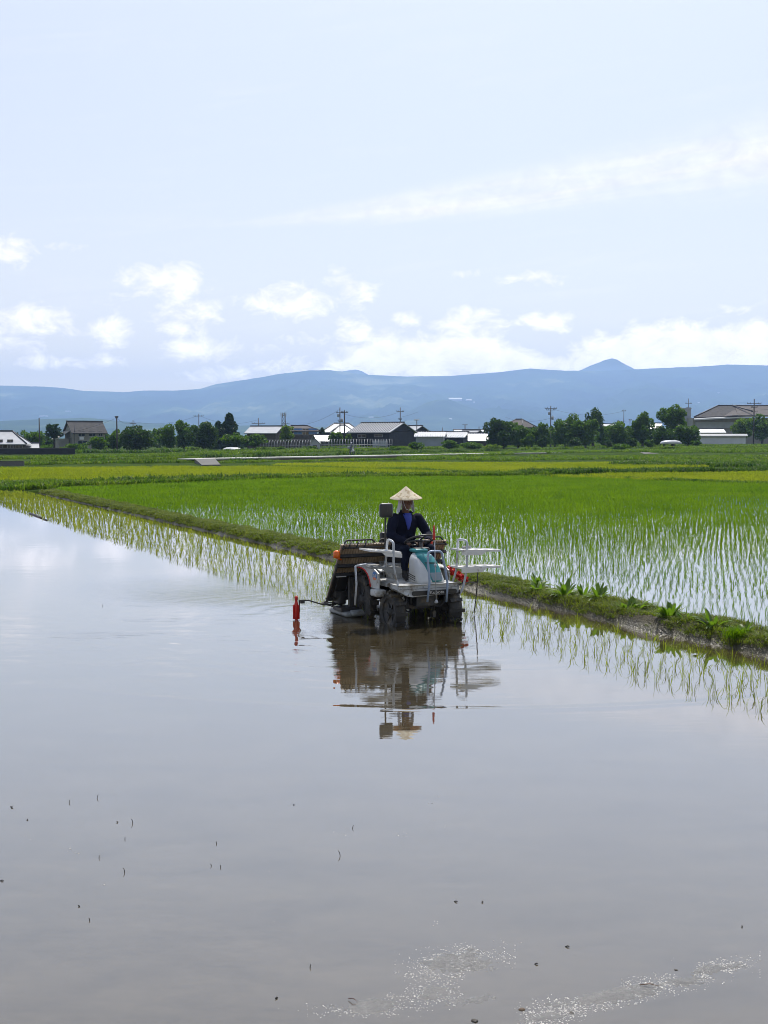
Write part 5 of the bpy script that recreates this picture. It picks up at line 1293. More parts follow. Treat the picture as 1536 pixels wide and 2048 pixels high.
def tree(name, label, px, w, yt, yb, Y, m='mid', kind='round', cat='tree', low=.12, leafk=1.0, dens=1.0, group='trees at the edge of the town'):
    """crown w pixels wide from row yt down to the ground at row yb"""
    tree_n[0] += 1; sd = 900 + tree_n[0] * 7; rr = random.Random(sd)
    s_ = sc_at(Y); X = at(px, 880, Y).x; g_ = land_z(X, Y); zt = at(0, yt, Y).z - g_; rx = w / s_ / 2
    r_ = thing(name, label, cat, (X, Y, g_), rr.uniform(0, 6.28) if kind != 'x' else 0, group)
    cb = zt * low; rz_ = (zt - cb) / 2; cz = cb + rz_; leaf = (.30 if rz_ > 1.2 else .2) * leafk
    n = int(min(4600, max(600, 330 * dens * rx * rz_ / (leaf / .3) ** 2 * 1.0 + 350)))
    crown_mesh('crown', (0, 0, cz), rx * 1.12, rx * 1.05, rz_ * 1.1, n, leaf, sd, TL[m], 9 + int(rx * 2), kind).parent = r_
    b = MB(); tr = max(.06, .045 * zt)
    b.tube([(0, 0, -.3), (tr * .3, 0, cb), (0, 0, cz), (.1, 0, cz + rz_ * .6)], [tr, tr * .8, tr * .5, tr * .12], 7)
    for i in range(5):
        a = rr.uniform(0, 6.28); z0 = cb + rz_ * rr.uniform(0, .8); b.tube([(0, 0, z0), (rx * .35 * math.cos(a), rx * .35 * math.sin(a), z0 + rz_ * .3), (rx * .7 * math.cos(a), rx * .7 * math.sin(a), z0 + rz_ * .55)], [tr * .4, tr * .25, tr * .08], 5)
    b.build('trunk', m_bark, r_)
    return r_
T = tree
T('tree', 'bushy tree between the white roofed house and the pine, leftmost tall tree', 62, 50, 859, 905, 262, 'mid')
T('pine_tree', 'dark layered pine standing left of the cream house', 108, 36, 846, 895, 270, 'pine', low=.4)
T('tree', 'small dark tree top poking out beside the leftmost bushy tree', 30, 22, 866, 905, 275, 'dark')
T('shrub', 'clipped orange-green bush by the foot of the cream house', 132, 26, 893, 912, 245, 'light', cat='shrub', low=.05)
T('shrub', 'rounded green bush hiding the front door of the cream house', 156, 40, 884, 912, 242, 'mid', cat='shrub', low=.05)
T('shrub', 'taller soft bush at the right corner of the cream house', 196, 42, 875, 912, 246, 'mid', cat='shrub', low=.05)
T('shrub', 'pale-flecked bush right behind the leftmost tall pole', 228, 36, 860, 912, 250, 'mid', cat='shrub', low=.05)
T('tree', 'broad black-green tree, widest of the left half', 281, 84, 851, 912, 240, 'dark', low=.03, dens=1.5)
T('tree', 'ragged tree between the broad black-green tree and the light topped one', 338, 48, 852, 910, 255, 'mid', low=.05)
T('tree', 'light topped leafy tree left of the conifers', 368, 46, 840, 910, 262, 'mid', low=.04)
T('tree', 'dense dark tree with flecks of white wall showing through', 408, 66, 846, 908, 250, 'dark', low=.05, dens=1.3)
T('conifer', 'tall pointed double-topped conifer in the left half', 459, 54, 830, 905, 285, 'pine', 'cone', low=.04)
T('conifer', 'shorter conifer leaning against the double-topped one', 437, 36, 845, 905, 282, 'pine', 'cone', low=.04)
T('tree', 'low spreading orchard tree above the white plastic tunnel', 470, 50, 866, 905, 245, 'mid', low=.3)
T('tree', 'second low orchard tree next to the greenhouse frame', 505, 48, 865, 905, 243, 'mid', low=.2)
T('tree', 'round tree with yellow tips in front of the blue-shuttered house', 575, 34, 852, 885, 262, 'light', low=.3)
T('shrub', 'dark bush at the end of the blue-shuttered house', 644, 10, 853, 880, 300, 'dark', low=.3, cat='shrub')
T('tree', 'leafy tree under the twin utility poles', 676, 32, 862, 900, 264, 'mid', low=.2)
T('shrub', 'light bush between the twin poles and the barn', 697, 14, 868, 900, 262, 'light', low=.2, cat='shrub')
T('tree', 'big dark round tree just right of the small ribbed-roof house', 995, 52, 837, 895, 262, 'dark', low=.04, dens=1.3)
T('tree', 'broad tree next in line, under the roof with the aerial', 1036, 64, 842, 897, 266, 'mid', low=.04, dens=1.2)
T('tree', 'middle tree of the right-hand line, a little lower than its neighbours', 1086, 46, 846, 897, 270, 'mid', low=.04)
T('tree', 'tall green tree beneath the transformer pole', 1132, 60, 829, 897, 266, 'mid', low=.04, dens=1.2)
T('tree', 'dark rounded tree top rising behind the right-hand line', 1186, 40, 820, 895, 300, 'dark', low=.3)
T('tree', 'mid green tree in front of the dark rounded one', 1172, 52, 833, 897, 265, 'mid', low=.04)
T('tree', 'bright leafy tree left of the two tallest trees', 1236, 56, 843, 897, 272, 'mid', low=.04)
T('tree', 'upright tree with pale leaf clusters, left of the tallest tree', 1286, 46, 821, 897, 272, 'mid', low=.04, dens=1.2)
T('tree', 'tallest tree of the right-hand line with a domed crown', 1346, 58, 808, 897, 280, 'mid', low=.35, dens=1.3)
T('tree', 'dark low tree in front of the tallest tree', 1328, 48, 851, 897, 262, 'dark', low=.08)
T('tree', 'lush tree touching the left end of the garden wall', 1376, 46, 845, 897, 266, 'mid', low=.06, dens=1.2)
T('tree', 'light round tree above the garden wall', 1485, 44, 839, 885, 335, 'light', low=.25)
T('tree', 'dark tree at the right edge in front of the hall', 1524, 54, 828, 890, 330, 'mid', low=.15, dens=1.2)
for px, w, yt, Y, m, lb in ((84, 46, 872, 300, 'dark', 'shadowy tree behind the pine and the leftmost pole'), (216, 40, 868, 300, 'dark', 'shadowy tree filling the gap right of the cream house'), (318, 50, 858, 310, 'mid', 'background tree between the broad black-green tree and its ragged neighbour'),
        (390, 44, 856, 312, 'mid', 'background tree between the light topped tree and the dense dark one'), (425, 44, 862, 300, 'dark', 'background tree at the foot of the shorter conifer'), (488, 40, 874, 300, 'dark', 'background tree behind the two low orchard trees'),
        (1015, 50, 850, 315, 'dark', 'background tree between the big dark round tree and the broad one'), (1064, 46, 853, 310, 'dark', 'background tree right of the broad tree'), (1110, 44, 850, 312, 'mid', 'background tree left of the tall green tree'), (1152, 44, 846, 320, 'mid', 'background tree right of the tall green tree'),
        (1208, 46, 852, 318, 'mid', 'background tree left of the bright leafy tree'), (1263, 40, 850, 312, 'dark', 'background tree between the bright leafy and the upright tree'), (1308, 36, 860, 300, 'dark', 'background tree at the foot of the upright tree'), (1362, 40, 850, 318, 'dark', 'background tree before the grey box tower'), (1440, 50, 872, 340, 'mid', 'low background tree above the garden wall')):
    T('tree', lb, px, w, yt, 900, Y, m, low=.04, group='background trees between the houses')
for i, (px, w, yt, Y, m, lb) in enumerate(((60, 40, 893, 235, 'mid', 'bush under the left edge house windows'), (96, 30, 890, 238, 'mid', 'bush left of the clipped orange-green one'), (20, 30, 897, 225, 'dark', 'lowest dark bush at the left edge'),
        (1008, 22, 862, 248, 'dark', 'dark columnar bush before the big dark round tree'), (1055, 26, 868, 250, 'mid', 'bush below the broad tree'), (1087, 20, 870, 248, 'dark', 'dark ball bush before the lower tree of the line'),
        (835, 36, 884, 235, 'mid', 'wild bush below the long pale grey shed'), (900, 40, 880, 250, 'mid', 'wild bush below the joined ribbed sheds'), (945, 50, 884, 245, 'mid', 'sprawling mound bush below the small ribbed-roof house'), (985, 34, 889, 240, 'light', 'pale flecked bush beside the mound bush'),
        (1215, 24, 880, 250, 'dark', 'low dark bush by the bright leafy tree'), (1262, 26, 876, 252, 'dark', 'low dark bush between two tall trees'), (1300, 22, 878, 252, 'mid', 'low bush left of the white plastic cover'), (1392, 22, 880, 260, 'mid', 'bush leaning on the garden wall'), (1150, 34, 876, 250, 'dark', 'low dark bush under the tall green tree'),
        (1240, 40, 888, 225, 'mid', 'weedy mound on the bank above the road'), (330, 30, 896, 238, 'light', 'light sprig bush at the foot of the ragged tree'), (385, 24, 893, 236, 'light', 'bright sapling in front of the dense dark tree'), (560, 18, 893, 240, 'mid', 'bush before the left greenhouse frame'), (625, 26, 893, 240, 'mid', 'bush before the white gabled shed'), (668, 34, 895, 236, 'mid', 'bush behind the motorcycle rider'), (735, 40, 897, 238, 'mid', 'long low bush before the barn'), (790, 36, 893, 236, 'mid', 'bush before the barn gable'))):
    T('shrub', lb, px, w, yt, 905, Y, m, cat='shrub', low=.02, group='bushes along the edge of the town')

# ---------------------------------------------------------------- poles, wires, mast
POLES = {}
def pole(key, px, yt, Y, arms, label, r0=.13, m=None, extra=None, group='utility poles'):
    X = at(px, 880, Y).x; g_ = land_z(X, Y); h = at(0, yt, Y).z - g_
    r_ = thing('utility_pole', label, 'utility pole', (X, Y, g_), random.uniform(-.3, .3), group)
    b = MB(); b.tube([(0, 0, -.5), (0, 0, h)], [r0 * 1.2, r0 * .8], 8); b.build('post', m or m_wood, r_)
    for (dz, w_) in arms:
        b = MB(); b.box((0, -.15, h - dz), (w_, .12, .12)); 
        for u in (-.48, -.28, .28, .48): b.lathe([(.05, 0), (.07, .08), (.05, .14), (.07, .2), (.02, .24)], (u * w_, -.15, h - dz + .06), 'Z', 6)
        b.build('cross_arm', m or m_wood, r_)
    if extra == 'transformer':
        b = MB(); b.lathe([(.05, 0), (.3, .05), (.3, .8), (.05, .9)], (.45, 0, h - 3.4), 'Z', 10); b.lathe([(.05, 0), (.26, .05), (.26, .7), (.05, .8)], (-.4, 0, h - 2.2), 'Z', 10); b.build('transformer', m_greyw, r_)
    if extra == 'lamp':
        b = MB(); b.bbox((0, -.3, h + .02), (1.3, .5, .25), .08); b.build('lamp_head', m_greyw, r_)
    POLES[key] = (X, Y, g_ + h); return r_
pole('a', 79, 836, 235, [], 'bare dark pole beside the leftmost bushy tree')
pole('b', 234, 832, 232, [(.3, .6)], 'tall bare dark pole in front of the pale-flecked bush', .15)
pole('c', 266.5, 840, 300, [(.9, 1.6)], 'small crossed pole above the broad black-green tree', .11, m_cpole)
pole('d', 398, 827.5, 300, [(.6, 2.6)], 'pole with one wide cross arm above the dense dark tree', .12, m_cpole)
pole('e', 517, 836, 300, [(1.4, 3.4), (2.6, 2.2)], 'pole with slanted double arms behind the white stepped roof', .13, m_cpole)
pole('f', 572, 845, 360, [(.4, 2.0)], 'small pole beside the lattice mast', .1, m_cpole)
pole('g', 680, 815, 275, [(1.2, 1.8), (3.2, .9)], 'taller left pole of the twin pair before the wide white roof', .14, m_cpole, 'transformer')
pole('h', 689, 820.5, 268, [(.5, 1.6)], 'thicker right pole of the twin pair before the wide white roof', .17)
pole('i', 800.5, 815, 290, [(1.0, 1.8), (2.9, .8)], 'pole with short arms behind the gable of the dark barn', .13, m_cpole)
pole('j', 833.5, 840, 300, [], 'pole with a lamp head right of the barn gable', .12, m_cpole, 'lamp')
pole('k', 841.5, 849, 400, [], 'thin pole just right of the lamp-headed pole', .14, m_cpole)
pole('l', 885, 855, 420, [], 'short thin pole over the long pale grey shed', .14, m_cpole)
pole('m', 930, 848, 400, [(.3, 1.6)], 'stubby wide pole over the farthest pale roof', .2, m_cpole)
pole('n', 958, 853, 380, [], 'thin pole standing by the middle trees', .14, m_cpole)
pole('o', 1101, 812, 292, [(.6, 3.0), (1.0, 2.2)], 'transformer pole with wide arms above the right-hand trees', .15, m_cpole, 'transformer')
pole('p', 1247, 819, 320, [(.4, 1.0)], 'slender pole above the bright leafy tree', .10, m_cpole)
pole('q', 1376, 797, 375, [(1.6, 2.0), (3.0, 1.2)], 'aerial pole rising from the grey box tower', .12, m_cpole)
pole('r', 1507, 798, 310, [(1.2, 3.6), (2.2, 1.6), (3.4, 1.6)], 'tall pole with slanting arms before the hall', .16, m_wood)
pole('s', 1259.5, 838, 330, [(.3, .8)], 'short pole between the bright leafy tree and the upright tree', .1, m_cpole)
# lattice mast
X = at(567.5, 880, 420).x; g_ = land_z(X, 420); h = at(0, 827, 420).z - g_
mt = thing('lattice_mast', 'pale steel lattice mast with antennas behind the blue-shuttered house', 'mast', (X, 420, g_)); b = MB()
for sx in (-1, 1):
    for sy in (-1, 1): b.tube([(sx * .9, sy * .9, 0), (sx * .55, sy * .55, h)], .08, 5)
for i in range(9):
    z0, z1 = h * i / 9, h * (i + 1) / 9; w0, w1 = .9 - .35 * i / 9, .9 - .35 * (i + 1) / 9
    for sy in (-1, 1): b.tube([(-w0, sy * w0, z0), (w1, sy * w1, z1)], .05, 4); b.tube([(w0, sy * w0, z0), (-w1, sy * w1, z1)], .05, 4); b.tube([(-w1, sy * w1, z1), (w1, sy * w1, z1)], .05, 4)
b.build('tower_frame', m_cpole, mt); b = MB()
for x in (-.9, -.3, .4, .9): b.box((x, -.7, h - .4), (.22, .2, 1.5))
b.build('antenna', m_greyw, mt)
def wire(a, c, label, sag=.8, dz=(-.4, -.4), r=.022):
    A, B = Vector(POLES[a] if isinstance(a, str) else a), Vector(POLES[c] if isinstance(c, str) else c); A.z += dz[0]; B.z += dz[1]
    b = MB(); b.tube([A.lerp(B, f) - Vector((0, 0, 4 * sag * f * (1 - f))) for f in np.linspace(0, 1, 13)], r, 4)
    tag(b.build('power_line', m_wire), label, 'power line', 'power lines between the poles')
wire('b', 'c', 'wire running from the tall bare left pole to the small crossed pole')
wire('c', 'd', 'wire from the small crossed pole to the pole with one wide arm', 1.2)
wire('d', 'e', 'wire from the wide-armed pole to the slanted-arm pole', 1.5)
wire('e', 'f', 'wire from the slanted-arm pole towards the lattice mast', 1.0, (-1.5, -.4))
wire('b', tuple(at(60, 872, 240)), 'wire dropping from the tall bare left pole to the low white roofed house', .8)
wire('f', 'g', 'wire from the lattice mast side to the twin poles', 1.6)
wire('g', 'i', 'wire from the twin poles to the pole behind the barn', 1.4, (-1.2, -1.0))
wire('i', tuple(at(836, 824, 292)), 'level wire ending in mid air right of the barn pole', .1, (-2.4, 0))
wire('o', tuple(at(1010, 834, 330)), 'wire from the transformer pole to the roof with the aerial', 1.0, (-3, 0))
wire('o', 'p', 'upper wire leaving the transformer pole to the right', 1.4, (-.6, -.4))
wire('p', 's', 'low wire between the slender pole and the short pole', .5, (-3, -.3))
wire('o', tuple(at(1136, 850, 280)), 'short wire dropping into the tall green tree', .4, (-2, 0))
wire('r', tuple(at(1600, 806, 330)), 'wire leaving the tall right-hand pole at the photo edge', .6, (-1.2, 0))

# ---------------------------------------------------------------- greenhouse frames, plastic covers, shed
def hoops(px0, px1, yt, yb, Y, label, n, W=5.0):
    a, c = at(px0, yb, Y), at(px1, yb, Y); hh = at(0, yt, Y).z - a.z; L = c.x - a.x
    r_ = thing('bare_greenhouse', label, 'greenhouse frame', (a.x, Y, a.z))
    for i in range(n):
        x = L * i / (n - 1); b = MB(); b.tube([(x, -W / 2, 0), (x, -W / 2, hh * .55)] + [(x + .9 * (1 - abs(math.cos(t))) * 0, -W / 2 * math.cos(t), hh * (.55 + .45 * math.sin(t))) for t in np.linspace(.25, math.pi - .25, 7)] + [(x, W / 2, hh * .55), (x, W / 2, 0)], .035, 5); b.build('hoop', m_frame, r_)
    b = MB()
    for y, z in ((-W / 2 - .05, .55), (0, 1.01), (W / 2 + .05, .55), (-W / 2 - .05, .3)): b.tube([(0, y, hh * z), (L, y, hh * z)], .03, 5)
    b.build('rail', m_frame, r_)
    return r_
hoops(524, 628, 880, 903, 248, 'bare hooped greenhouse frame left of the white gabled shed', 20)
hoops(642, 784, 878.5, 902, 246, 'longer bare hooped greenhouse frame in front of the barn', 27)
p0, p1 = at(622, 903, 243), at(640, 903, 243); gs = thing('garden_shed', 'small whitewashed gabled shed between the two hooped frames', 'shed', ((p0.x + p1.x) / 2, 243, p0.z - .2)); wd = p1.x - p0.x
b = MB(); b.prism([(-wd / 2, -1.5, 0), (wd / 2, -1.5, 0), (wd / 2, -1.5, 1.9), (0, -1.5, 2.8), (-wd / 2, -1.5, 1.9)], (0, 3, 0)); b.build('wall', m_greyw, gs)
b = MB(); b.prism([(-wd / 2 - .15, -1.7, 1.85), (0, -1.7, 2.85), (0, 1.7, 2.85), (-wd / 2 - .15, 1.7, 1.85)], (0, 0, .07)); b.prism([(wd / 2 + .15, -1.7, 1.85), (0, -1.7, 2.85), (0, 1.7, 2.85), (wd / 2 + .15, 1.7, 1.85)], (0, 0, .07)); b.build('roof', m_white_roof, gs)
b = MB(); b.box((0, -1.52, .75), (.8, .05, 1.5)); b.build('door', m_brownw, gs)
def tunnel(px0, px1, yt, yb, Y, label, flat=False):
    a, c = at(px0, yb, Y), at(px1, yb, Y); hh = at(0, yt, Y).z - a.z; L = c.x - a.x; rings = []
    for f, k in ((0, .55), (.06, .8), (.2, .97), (.45, 1.0), (.75, .98), (.92, .85), (1, .5)):
        rings.append([Vector((L * f, -1.4 * math.cos(t), hh * k * math.sin(t) ** (.4 if flat else .7))) for t in np.linspace(0, math.pi, 11)])
    b = MB(); b.loft(rings, True, True); tag(b.build('plastic_tunnel', m_plast, loc=(a.x, Y, a.z)), label, 'plastic tunnel')
tunnel(445, 484, 894.5, 907, 232, 'low white plastic tunnel under the orchard trees')
tunnel(1323, 1360, 880.5, 888, 236, 'white plastic sheet cover on the grass before the tallest tree', True)

# dark low hedge wall along the left gardens
a, c = P(-200, 911, .05), P(150, 909, .05); b = MB(); L = Vector((c[0] - a[0], c[1] - a[1], 0)); hw = thing('block_wall', 'dark low block wall along the gardens at the left', 'wall', (a[0], a[1], 0), math.atan2(L.y, L.x))
b.box((L.length / 2, 0, .45), (L.length, .25, 1.3)); b.build('wall_face', m_darkw, hw); b = MB(); b.box((L.length / 2, 0, 1.14), (L.length, .4, .08)); b.build('coping', m_cpole, hw)

# ---------------------------------------------------------------- farm road on its low bank, ramps, irrigation wall
rl = [P(250, 920.3, .45), P(396, 917.7, .45), P(780, 910.8, .45), P(1000, 906.5, .45), P(1160, 904.3, .45), P(1290, 903.4, .45), P(1330, 903.4, .45)]
def ribbon(name, line, w, z, th, m):
    L = [Vector((*p_, 0)) for p_ in line]; b = MB(); rings = []
    for i, p_ in enumerate(L):
        d = (L[min(i + 1, len(L) - 1)] - L[max(i - 1, 0)]).normalized(); n_v = Vector((-d.y, d.x, 0)); n_v = n_v if n_v.y > 0 else -n_v
        rings.append([p_ + Vector((0, 0, z - th)), p_ + Vector((0, 0, z)), p_ + n_v * w + Vector((0, 0, z)), p_ + n_v * w + Vector((0, 0, z - th))])
    b.loft(rings, True, False); return tag(b.build(name, m), kind='structure')
ribbon('farm_road', rl[1:], 3.2, .47, .13, m_conc)
ribbon('road_bank', [(x + .25, y + .45) for x, y in rl[1:]], 2.6, .345, .8, m_mud)
def ramp(px, name='road_ramp'):
    q = [Vector((*P(x, y, z), z)) for x, y, z in px]; b = MB(); b.prism(q, (0, 0, -.5)); return tag(b.build(name, m_rampc), kind='structure')
ramp([(389, 917.6, .475), (430, 916.9, .475), (441, 929, .16), (404, 930, .16)])
ramp([(1276, 903.2, .475), (1318, 902.8, .475), (1338, 906.5, .34), (1288, 907.5, .34)])
a, c = P(-260, 925, .4), P(48, 924.4, .4); L = Vector((c[0] - a[0], c[1] - a[1], 0)); b = MB(); b.box((L.length / 2, 0, .1), (L.length, .22, .75)); b.box((L.length / 2, -.01, .5), (L.length, .3, .06))
o = b.build('irrigation_wall', m_cpole, loc=(a[0], a[1], 0)); o.rotation_euler = (0, 0, math.atan2(L.y, L.x)); tag(o, 'low concrete channel wall at the left edge behind the yellow field', 'wall')
# grasses round the road and before the town
strip('grass_strip', [(-300, 931), (0, 931), (200, 928), (395, 925.5)], 3.2, .42, m_bank, 81, 12, .07)
strip('grass_strip', [(60, 925), (200, 923.6), (395, 919.3)], 1.6, .5, m_bank, 82, 14, .07)
strip('grass_strip', [(-300, 921), (0, 919), (200, 915), (420, 911)], 12, .42, m_bank, 83, 4, .09)
strip('weed_strip', [(438, 924.5), (600, 919.5), (780, 914), (900, 911.2)], 4.0, .46, m_bankd, 84, 10, .08)
strip('grass_strip', [(780, 917), (1000, 911), (1160, 909), (1290, 909), (1400, 910)], 8.0, .42, m_bank, 85, 6, .09)
strip('grass_strip', [(438, 927), (600, 924), (780, 920), (960, 921)], 3.0, .3, m_bank, 86, 10, .07)
strip('grass_strip', [(420, 909.5), (600, 907), (800, 902.5), (1000, 899), (1160, 897.5), (1400, 899), (1700, 900)], 16, .5, m_bank, 87, 3, .12)
strip('weed_strip', [(800, 900), (900, 898), (1000, 897.5), (1080, 897.5)], 9, 1.1, m_bankd, 88, 3, .14, clump=.1)
strip('grass_strip', [(1085, 898), (1200, 896.5), (1300, 897), (1420, 898)], 10, 1.0, m_bank, 89, 3.5, .13, clump=.08)
strip('grass_strip', [(1340, 905.5), (1450, 904), (1700, 903)], 12, .5, m_bank, 90, 4, .10)
strip('grass_strip', [(520, 904.5), (700, 903.3), (830, 902.6)], 5, .9, m_bank, 91, 4, .12, clump=.12)
strip('grass_strip', [(395, 917.6), (780, 911.2), (1000, 906.8)], .8, .62, m_bankd, 92, 9, .09, hvar=1.3, clump=.2)
strip('grass_strip', [(1000, 906.8), (1160, 904.6), (1285, 904.0)], .8, .5, m_bank, 93, 7, .10, hvar=1.4, clump=.15)
strip('grass_strip', [(900, 921), (1100, 918), (1300, 917.5), (1536, 917), (1800, 917)], 22, .42, m_bank, 96, 4, .085, clump=.12)
strip('grass_strip', [(1340, 909), (1536, 907.5), (1800, 907)], 26, .45, m_bank, 97, 2.5, .10, clump=.1)
strip('weed_strip', [(150, 908), (400, 907), (520, 906.5)], 6, .8, m_bankd, 94, 3, .13, clump=.12)
strip('weed_strip', [(960, 897), (1100, 895), (1250, 894.5), (1390, 894.5)], 5, 1.0, m_bankd, 95, 3, .14, clump=.12)
# ---------------------------------------------------------------- motorcycle and rider on the road
mx_, my_ = P(703, 909.4, .47); MC = thing('motorcycle', 'small white delivery motorcycle on the farm road', 'motorcycle', (mx_, my_ + .8, .47), R(28))
for y in (-.6, .6):
    b = MB(); b.tube([(0, y + .26 * math.cos(t), .28 + .26 * math.sin(t)) for t in np.linspace(0, 2 * math.pi, 20, endpoint=False)], .045, 6, closed=True); b.tube([(-.06, y, .28), (.06, y, .28)], .05, 6); b.build('wheel', m_black, MC)
b = MB(); b.tube([(0, -.6, .3), (0, -.42, .95)], .04); b.bbox((0, .0, .45), (.20, .7, .25), .06); b.bbox((0, -.40, .65), (.34, .10, .5), .04); b.bbox((0, -.6, .56), (.12, .35, .06), .03); b.build('frame', m_whitew, MC)
b = MB(); b.bbox((0, .28, .76), (.26, .6, .12), .05); b.build('seat', m_black, MC)
b = MB(); b.tube([(-.34, -.34, 1.02), (0, -.44, .98), (.34, -.34, 1.02)], .02); b.build('handlebar', m_black, MC)
b = MB(); b.lathe([(.02, 0), (.09, -.02), (.1, .04), (.02, .1)], (0, -.5, .88), 'Y', 12); b.build('headlight', m_glass, MC)
b = MB(); b.bbox((0, .72, .98), (.44, .42, .36), .04); b.build('cargo_box', m_greyw, MC)
for s in (-1, 1):
    b = MB(); b.bbox((s * .42, -.34, 1.2), (.13, .03, .1), .02); b.tube([(s * .3, -.34, 1.02), (s * .42, -.34, 1.18)], .01, 5); b.build('mirror', m_greyw, MC)
RD = thing('person', 'motorcyclist in grey jacket and pale helmet riding along the farm road', 'person', MC.location, R(28)); b = MB()
ell(b, (0, .2, .95), (.17, .16, .14)); b.loft([[Vector((rx * math.cos(a), y + ry * math.sin(a), z)) for a in np.linspace(0, 2 * math.pi, 14, endpoint=False)] for z, y, rx, ry in ((.86, .22, .16, .13), (1.1, .2, .16, .12), (1.32, .15, .2, .12), (1.42, .13, .1, .08))])
b.tube([(0, .13, 1.38), (0, .10, 1.52)], .055, 8); ell(b, (0, .08, 1.60), (.08, .095, .11)); b.tube([(0, -.0, 1.6), (0, -.03, 1.57)], .015, 6)
for s in (-1, 1):
    b.tube([(s * .19, .15, 1.34), (s * .27, -.02, 1.14), (s * .30, -.28, 1.05)], [.06, .05, .035], 8); ell(b, (s * .31, -.32, 1.04), (.04, .05, .035))
    for k in range(4): b.tube([(s * (.285 + k * .018), -.33, 1.05), (s * (.285 + k * .018), -.38, 1.04), (s * (.285 + k * .018), -.37, 1.0)], .01, 5)
    b.tube([(s * .1, .2, .9), (s * .2, -.12, .80), (s * .18, .0, .38)], [.09, .07, .05], 8); ell(b, (s * .18, -.06, .34), (.05, .13, .045))
fuse(b, 'body', mat('grey_work_clothes', (.10, .115, .14), .8, var=.2), RD, .018, 2)
b = MB(); ell(b, (0, .09, 1.65), (.125, .145, .115)); b.build('helmet', m_whitew, RD)

# ---------------------------------------------------------------- tiny bright greenhouses far off on the mountain
dg = bpy.context.evaluated_depsgraph_get()
for (px, py, w_, h_, lb) in ((911, 800, 26, 6, 'large white plastic greenhouse block on the slope beside the conical hill'), (938, 801, 12, 3, 'small greenhouse right of the large white block on the mountain'), (948, 805, 5, 2.4, 'tiny greenhouse below the block on the mountain'),
        (901, 838, 5, 2, 'single white roof low on the conical hill'), (1398, 806, 28, 2, 'long thin white greenhouse strip above the grey box tower'), (1437, 786.5, 5, 2, 'lone white speck of greenhouse high on the right mountain'), (742, 835, 10, 2, 'pale greenhouse strip above the barn roof'), (87, 832.5, 17, 1.8, 'white greenhouse strip beside the bare dark pole at left'), (133, 823, 14, 2, 'pale greenhouse strip on the mountain above the cream house')):
    u = (px - 768) / FPX; v = (1024 - py) / FPX; d = Vector((u, math.cos(PITCH) + v * math.sin(PITCH), -math.sin(PITCH) + v * math.cos(PITCH))).normalized()
    hit, loc, nn_, ii, ob, mm = sc.ray_cast(dg, Vector((0, 0, H)) + d * 1200, d)
    if not hit or loc.y > 12000: continue
    k = loc.y / FPX; b = MB(); wv, hv = w_ * k, h_ * k
    for i in range(3): b.prism([(-wv / 2, i * hv * .8, hv * .1 * i - hv * .4), (-wv / 2, i * hv * .8 + hv * .75, hv * .1 * i - hv * .4), (-wv / 2, i * hv * .8 + hv * .75, hv * .1 * i + hv * .3), (-wv / 2, i * hv * .8 + hv * .38, hv * .1 * i + hv * .6), (-wv / 2, i * hv * .8, hv * .1 * i + hv * .3)], (wv, 0, 0))
    tag(b.build('greenhouse', m_plast, loc=loc - d * hv), lb, 'greenhouse', 'greenhouses on the mountain')
# ---------------------------------------------------------------- wet crumbs of mud breaking the surface, straw bits, twigs
m_wet = mat('wet_mud', (.24, .235, .22), .28, var=.3, vscale=60, spec=1.0)
m_straw_d = mat('dark_straw', (.022, .018, .012), .6)
m_glint = mat('glint_white', (.55, .56, .55), .08, spec=.8)  # pale colour stands in for sun sparkle on the waves
def crumbs(name, spots, m, seed, smin, smax, z=-.002):
    """spots: (px, py, half width px, half height px, tilt px, count) -> small domed lumps, one mesh"""
    r = np.random.default_rng(seed); Vs = []; Fs = []; o = 0
    ring = 6; base = []
    for i, (rr, zz) in enumerate(((1.0, 0.0), (.78, .5), (.35, .78))):
        for k in range(ring): base.append((rr * math.cos(k * math.pi * 2 / ring + i * .4), rr * math.sin(k * math.pi * 2 / ring + i * .4), zz))
    base.append((0, 0, .86)); base = np.array(base)
    f = []
    for i in range(2):
        for k in range(ring): f.append((i * ring + k, i * ring + (k + 1) % ring, (i + 1) * ring + (k + 1) % ring, (i + 1) * ring + k))
    t3 = [(2 * ring + k, 2 * ring + (k + 1) % ring, 3 * ring) for k in range(ring)]
    f = np.array(f); t3 = np.array(t3); Q = []; T3 = []
    for (px, py, hw, hh, tilt, n) in spots:
        a = r.normal(0, .45, n).clip(-1, 1); b_ = r.normal(0, .45, n).clip(-1, 1)
        for u, v in zip(a, b_):
            x, y = P(px + u * hw, py + v * hh - u * tilt)
            if mnoise.noise(Vector((x * 3.1, y * 3.1, seed))) + .5 * mnoise.noise(Vector((x * 9, y * 9, seed))) < -.05: continue
            s = smin * (smax / smin) ** (r.uniform(0, 1) ** 2.2); an = r.uniform(0, 6.28); c_, s_ = math.cos(an), math.sin(an)
            q = base * [s * r.uniform(.7, 1.5), s * r.uniform(.6, 1.2), s * r.uniform(.35, .8)] * (1 + r.normal(0, .12, (len(base), 1)))
            q = q @ np.array([[c_, s_, 0], [-s_, c_, 0], [0, 0, 1]]); Vs.append(q + [x, y, z]); Q.append(f + o); T3.append(t3 + o); o += len(base)
    return tag(np_mesh(name, np.concatenate(Vs), np.concatenate(Q), np.concatenate(T3), m, True), kind='stuff')
SPOTS = [(910, 1928, 120, 40, 14, 6120), (860, 1985, 100, 22, 8, 1440), (735, 2014, 120, 22, 4, 1980), (950, 2000, 90, 18, 6, 900), (1250, 1985, 270, 28, 58, 9000), (1090, 2035, 120, 20, 22, 2700), (1430, 1938, 90, 20, 14, 2520)]
